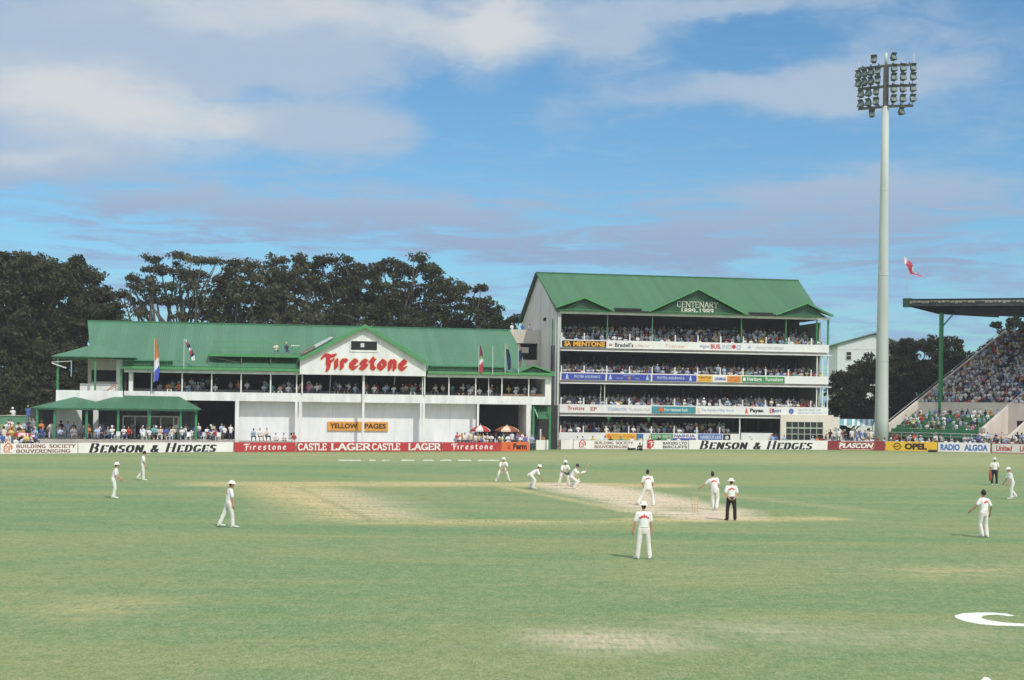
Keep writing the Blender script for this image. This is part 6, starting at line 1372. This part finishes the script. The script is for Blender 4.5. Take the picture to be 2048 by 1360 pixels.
for i, (px, t_, kind, sh, hr) in enumerate([(102, -5, 'standing', 0, 0), (122, -4, 'standing', 11, 0), (136, -4, 'standing', 1, 0), (147, -3.5, 'standing', 11, 0), (83, -6, 'standing', 4, 1), (176, -5.5, 'seated', 4, 1), (196, -5.5, 'seated', 0, 0), (206, -5, 'standing', 8, 1), (224, -7, 'seated', 0, 2), (247, -6.9, 'seated', 0, 2), (257, -5.5, 'seated', 3, 0), (285, -7, 'seated', 0, 2), (302, -5, 'seated', 9, 0), (313, -6, 'seated', 1, 2), (321, -7, 'seated', 10, 2), (332, -6, 'seated', 2, 0), (346, -7, 'seated', 10, 1), (352, -4, 'standing', 0, 1), (364, -6.5, 'seated', 0, 2), (372, -3.5, 'standing', 9, 0), (398, -5, 'standing', 0, 4), (413, -5, 'seated', 0, 0), (427, -5, 'standing', 10, 0), (443, -4.5, 'standing', 1, 0), (461, -5.5, 'standing', 0, 1), (265, -3, 'standing', 9, 0), (182, -2.8, 'seated', 6, 0)]):
    cols = SHIRT[sh][0]
    spectator(onA(px, t_, vz+(.1 if kind == 'seated' else 0)), ybA+rg.uniform(-35, 35), 'by the left veranda', kind, shirt=sh, hair=hr, group='spectators by the left veranda', tr=(None if px != 461 else None))
for px, lb in ((288, 'leftmost empty-looking white chair between the veranda posts'), (339, 'white chair behind the fourth green veranda post'), (377, 'white chair just left of the last veranda post'), (405, 'white chair just right of the veranda'), (436, 'white chair under the dark bay right of the veranda'), (234, 'white chair at the left of the veranda seating')):
    chair(onA(px, -7.6, vz), ybA+rg.uniform(-40, 40), lb)
for i, (px, t_, kind, sh, z_) in enumerate([(8, -14, 'standing', 10, .5), (22, -13, 'standing', 5, .5), (33, -13, 'seated', 3, .7), (45, -12, 'standing', 4, .4), (58, -10, 'standing', 8, 1.2), (66, -9, 'standing', 9, 1.4), (70, -11, 'seated', 1, .9), (55, -8, 'standing', 2, 2.6), (5, -15, 'seated', 2, .4), (52, -15, 'seated', 5, .4), (18, -15, 'seated', 0, .3)]):
    s_, _ = FA.loc(px, 870, t_); spectator(FA.world((s_, t_, z_)), ybA+rg.uniform(-50, 50), 'on the grass bank at the far left', kind, shirt=sh)
s_, _ = FA.loc(26, 830, 3); spectator(FA.world((s_, 3, 2.3)), ybA, 'standing behind the green wall at the far left', 'standing', shirt=0, hair=2, label='man in white shirt and hat standing behind the green wall', group='people behind the green wall')
GW = fthing('green_wall', 'low pale green wall at the left edge behind the grass bank', 'wall', FA); MB().box(FA.S(-60), FA.S(54), 1.6, 1.9, 0, FA.Z(30, 832, 1.6)).build('panel', mat('faded_green_wall', (.12, .27, .17), .8, .15), GW); MB().box(FA.S(-60), FA.S(54), 1.5, 2.0, FA.Z(30, 832, 1.6), FA.Z(30, 832, 1.6)+.08).build('coping', M_conc, GW)
BK = MB(); BK.prism([(FA.S(-60), -15, 0), (FA.S(62), -15, 0), (FA.S(62), 1.5, 2.3), (FA.S(-60), 1.5, 2.3)], (0, 0, -.1)); o = BK.build('grass_bank', gm_); o.location = (FA.P.x, FA.P.y, .01); o.rotation_euler = (0, 0, FA.a); tag(o, None, None, kind='structure')
PT = fthing('picnic_table', 'long table under a pink patterned cloth at the far left', 'table', FA)
s0, s1 = FA.S(30, -12, 870), FA.S(70, -12, 870); zt2 = FA.Z(50, 873, -12)
MB().box(s0, s1, -12.9, -11.9, zt2-.05, zt2).build('tabletop', M_tan, PT)
for a in (s0+.1, s1-.1):
    for c_ in (-12.8, -12.0): MB().bar((a, c_, 0), (a, c_, zt2-.05), .06).build('leg', M_steel, PT)
M_pk = mat('pink_patterned_cloth', (.62, .32, .34), .9, .5, 9, col2=(.65, .55, .52)); mb = MB(); nx_ = 22; vs = []
for i in range(nx_+1):
    for j in range(7):
        f = i/nx_; g_ = j/6; vs.append((s0+(s1-s0)*f+.1*math.sin(j), -13.0+1.2*g_, zt2+.05+.32*math.exp(-((f-.45)*3.2)**2)*math.sin(g_*3.14)+.08*math.sin(f*17+j)))
mb.v = vs
for i in range(nx_):
    for j in range(6): a = i*7+j; mb.f.append([a, a+1, a+8, a+7]); mb.m.append(0)
o = mb.build('tablecloth', M_pk, None, True); o.location = (FA.P.x, FA.P.y, 0); o.rotation_euler = (0, 0, FA.a); tag(o, 'crumpled pink patterned cloth heaped over the table at the far left', 'tablecloth')
for px, t_, kind, sh, hr in [(506, -1.8, 'seated', 1, 0), (519, -1.8, 'seated', 0, 1), (533, -1.8, 'seated', 10, 5), (552, -1.4, 'seated', 0, 0), (569, -1.6, 'seated', 0, 0), (586, -1.7, 'seated', 0, 0), (588, -2.5, 'seated', 3, 1)]:
    spectator(onA(px, t_, .85 if px < 545 else .45), ybA+rg.uniform(-40, 40), 'in front of the left white bay', kind, shirt=sh, hair=hr)
for px, t_, kind, sh, hr in [(914, -1.5, 'seated', 3, 0), (922, -.8, 'seated', 4, 4), (928, -2.2, 'seated', 0, 0), (941, -1, 'standing', 10, 1), (950, -2, 'seated', 0, 0), (958, -2.3, 'seated', 5, 1), (967, -1.2, 'seated', 0, 0), (975, -2, 'seated', 10, 3), (983, -2.4, 'seated', 0, 0), (992, -.8, 'standing', 11, 0), (1001, -2, 'seated', 0, 0), (1007, -1, 'standing', 6, 0), (1016, -2.2, 'seated', 0, 0), (1024, -1, 'standing', 0, 0), (1033, -1.8, 'standing', 2, 0), (1045, -1.2, 'standing', 0, 0), (1049, -2.2, 'seated', 7, 0), (1038, -.8, 'standing', 3, 1)]:
    spectator(onA(px, t_, .55 if kind == 'seated' else .3), ybA+rg.uniform(-60, 60), 'around the two parasols', kind, shirt=sh, hair=hr)
spec_at(1064, 157.5, 'beside the orange board', 'standing', shirt=1, hair=0, label='man in pale blue shirt bending at the gap beside the orange board', group='people at the gate')
for px, sh in ((1058, 3), (1072, 8), (1085, 4)): spec_at(px, 163, 'in the passage behind the gate', 'seated', shirt=sh, z=.4)
for px, t_, sh, lb in ((193, -.7, 1, 'person in blue leaning on the upper left balcony behind the green post'), (208, -.7, 4, 'person in orange at the upper left balcony wall')):
    s_, _ = FA.loc(px, 775, t_); spectator(FA.world((s_, t_, z2-.45)), ybA, '', 'seated', shirt=sh, label=lb, group='people on the upper left balcony')
for px, sh, lb in ((552, 10, 'man in pale shirt and jeans sitting left on the roof platform'), (573, 8, 'man in dark top and pale hat sitting right on the roof platform')):
    s_, _ = FA.loc(px, 700, tp+.5); spectator(FA.world((s_, tp+.5, zp1-.02)), ybA+10, '', 'seated', shirt=sh, hair=(3 if px == 552 else 4), tr=2, label=lb, group='camera crew on the roof platform')
for px, sh, lb in ((1024, 0, 'person in white at the left corner of the link block terrace'), (1045, 2, 'person in blue bending on the link block terrace'), (1060, 0, 'person in white standing by the grey wall on the terrace')):
    s_, _ = FB.loc(px, 655, tl+1); spectator(FB.world((s_, tl+1.0, zl1-.95)), ybB+rg.uniform(-50, 50), '', 'standing', shirt=sh, label=lb, group='people on the link block terrace')
# right: people along the boundary and standing behind
for px, sh, kind in [(1660, 11, 'standing'), (1668, 0, 'standing'), (1677, 0, 'standing'), (1686, 7, 'standing'), (1703, 0, 'standing'), (1720, 2, 'standing'), (1730, 2, 'standing'), (1742, 0, 'standing'), (1690, 11, 'standing'), (1736, 10, 'standing'), (1711, 9, 'standing'), (1652, 10, 'standing')]:
    spec_at(px, 181+rg.uniform(-1.5, 2), 'behind the maroon board', kind, shirt=sh, z=.75)
px = 1658
while px < 2050:
    u = ray(px, 890)[0]; Yb = G(px, np.interp(px, [1655, 1770, 1875, 1981, 2085], [900.1, 901.5, 903.5, 905.6, 908.5]))[1]+1.4
    spectator(Vector((u*Yb, Yb, .22)), 180+rg.uniform(-50, 50), 'just behind the right-hand boards', 'seated'); px += rg.uniform(9, 16)
for px, sh in ((1484, 3), (1498, 0), (1545, 1), (1568, 1), (1625, 1), (1634, 4), (1645, 3), (1551, 2)): spec_at(px, 181.5 if px < 1560 else 181.0, 'in front of the cream block', 'standing' if px in (1545, 1568, 1484, 1551) else 'seated', shirt=sh, z=.0 if px in (1545, 1568, 1484, 1551) else .3)
for _ in range(46):
    pxx = rg.uniform(80, 468); tt_ = rg.uniform(-7.5, -1.5); crowd(onA(pxx, tt_, vz+rg.choice((0, 0, .25))), ybA+rg.uniform(-50, 50))
for _ in range(26):
    pxx = rg.uniform(-5, 72); tt_ = rg.uniform(-15, -3); crowd(onA(pxx, tt_, max(0, (tt_+15)/16.5*2.3)), ybA+rg.uniform(-50, 50))
for _ in range(16): crowd(onA(rg.uniform(908, 1052), rg.uniform(-2.6, -.3), .35), ybA+rg.uniform(-60, 60))
for px in range(1150, 1370, 19): spec_at(px+rg.uniform(-5, 5), G(px, 898)[1]+3.5, 'at the foot of the tall stand', 'seated', z=.15)
# lower bank of the raked stand
for k in range(5):
    r_ = .8+rg.random()
    while r_ < 12.8:
        if rg.random() < .86-.1*(k == 0)*2: 
            q = FC.world((r_, .35+k*1.3+.55, 2.19+.47*k)); yw = 180+math.degrees(FC.a)+rg.uniform(-30, 30)
            if COUNT < 296: spectator(q, yw, 'green lower benches of raked stand', 'seated')
            else: crowd(q, yw)
        r_ += rg.uniform(.58, .95)
for k in range(28):
    for seg_ in ((.7, 6.3, .88), (7.1, 13.3, .84), (14.4, 20.5, .88), (21.4, 34, .86)):
        r_ = seg_[0]
        while r_ < seg_[1]:
            if rg.random() < seg_[2]: crowd(FC.world((r_, 7.35+k*.86+.35, 5.59+.385*k)), 180+math.degrees(FC.a)+rg.uniform(-25, 25))
            r_ += rg.uniform(.48, .66)
for r_, c_, z_ in [(14.6+rg.random()*9, -1-rg.random()*2.5, 1.2) for _ in range(16)]+[(-3+rg.random()*17, -1.0-rg.random()*2.2, .35+rg.random()*.5) for _ in range(34)]+[(14+rg.random()*14, -1.0-rg.random()*2.2, .4+rg.random()*.6) for _ in range(20)]+[(-2+rg.random()*2, -1.5, 1.3) for _ in range(5)]: crowd(FC.world((r_, c_, z_)), 180+math.degrees(FC.a)+rg.uniform(-60, 60))
cm = bpy.data.meshes.new('crowd'); av = np.concatenate(CV); cm.from_pydata(av.tolist(), [], CF)
for m_ in CMATS: cm.materials.append(m_)
cm.polygons.foreach_set('material_index', CM); cm.polygons.foreach_set('use_smooth', [True]*len(CF)); cm.update()
tag(obj('crowd', cm), 'packed rows of seated spectators filling the shaded storeys and the raked stand', 'crowd', kind='stuff')
print('SPECT', COUNT, 'crowd verts', len(av))
# glazed canopy of a refreshment stall behind the standing people
CN = thing('stall_canopy', 'low canopy with white and teal slanting stripes left of the floodlight mast', 'stall', W(1668, 850, 186)*1.0); CN.location.z = 0
mb = MB(); L2 = 4.9; zc_ = W(1700, 838, 186).z; zc2 = W(1700, 851, 185).z; n_ = 14
for k in range(n_):
    x0, x1 = L2*k/n_, L2*(k+1)/n_; mb.add([(x0, -1, zc2), (x1, -1, zc2), (x1+.4, .6, zc_), (x0+.4, .6, zc_)], [(0, 1, 2, 3)], k % 2 if k > 5 else (1 if k % 3 else 0))
mb.build('canopy', [mat('white_canvas', (.66, .72, .74), .6), mat('teal_canvas', (.16, .36, .40), .6)], CN)
for x in (.1, L2/2, L2-.1): MB().bar((x, -.9, 0), (x, -.9, zc2), .08).build('post', M_post, CN)
MB().box(0, L2, -.8, .4, 0, 1.1).build('counter', M_teal, CN)

# ------------------------------------------------------------------ haze
hz = MB().box(-220, 220, -6, 330, -1, 62); hm = bpy.data.materials.new('haze'); hm.use_nodes = True; nt = hm.node_tree; nt.nodes.clear(); n = N(nt)
v = n.new('ShaderNodeVolumePrincipled'); v.inputs['Density'].default_value = .00024; v.inputs['Color'].default_value = (.9, .92, .95, 1); n.nt.links.new(v.outputs[0], n.new('ShaderNodeOutputMaterial').inputs[1])
tag(hz.build('haze', hm), None, None, kind='stuff')
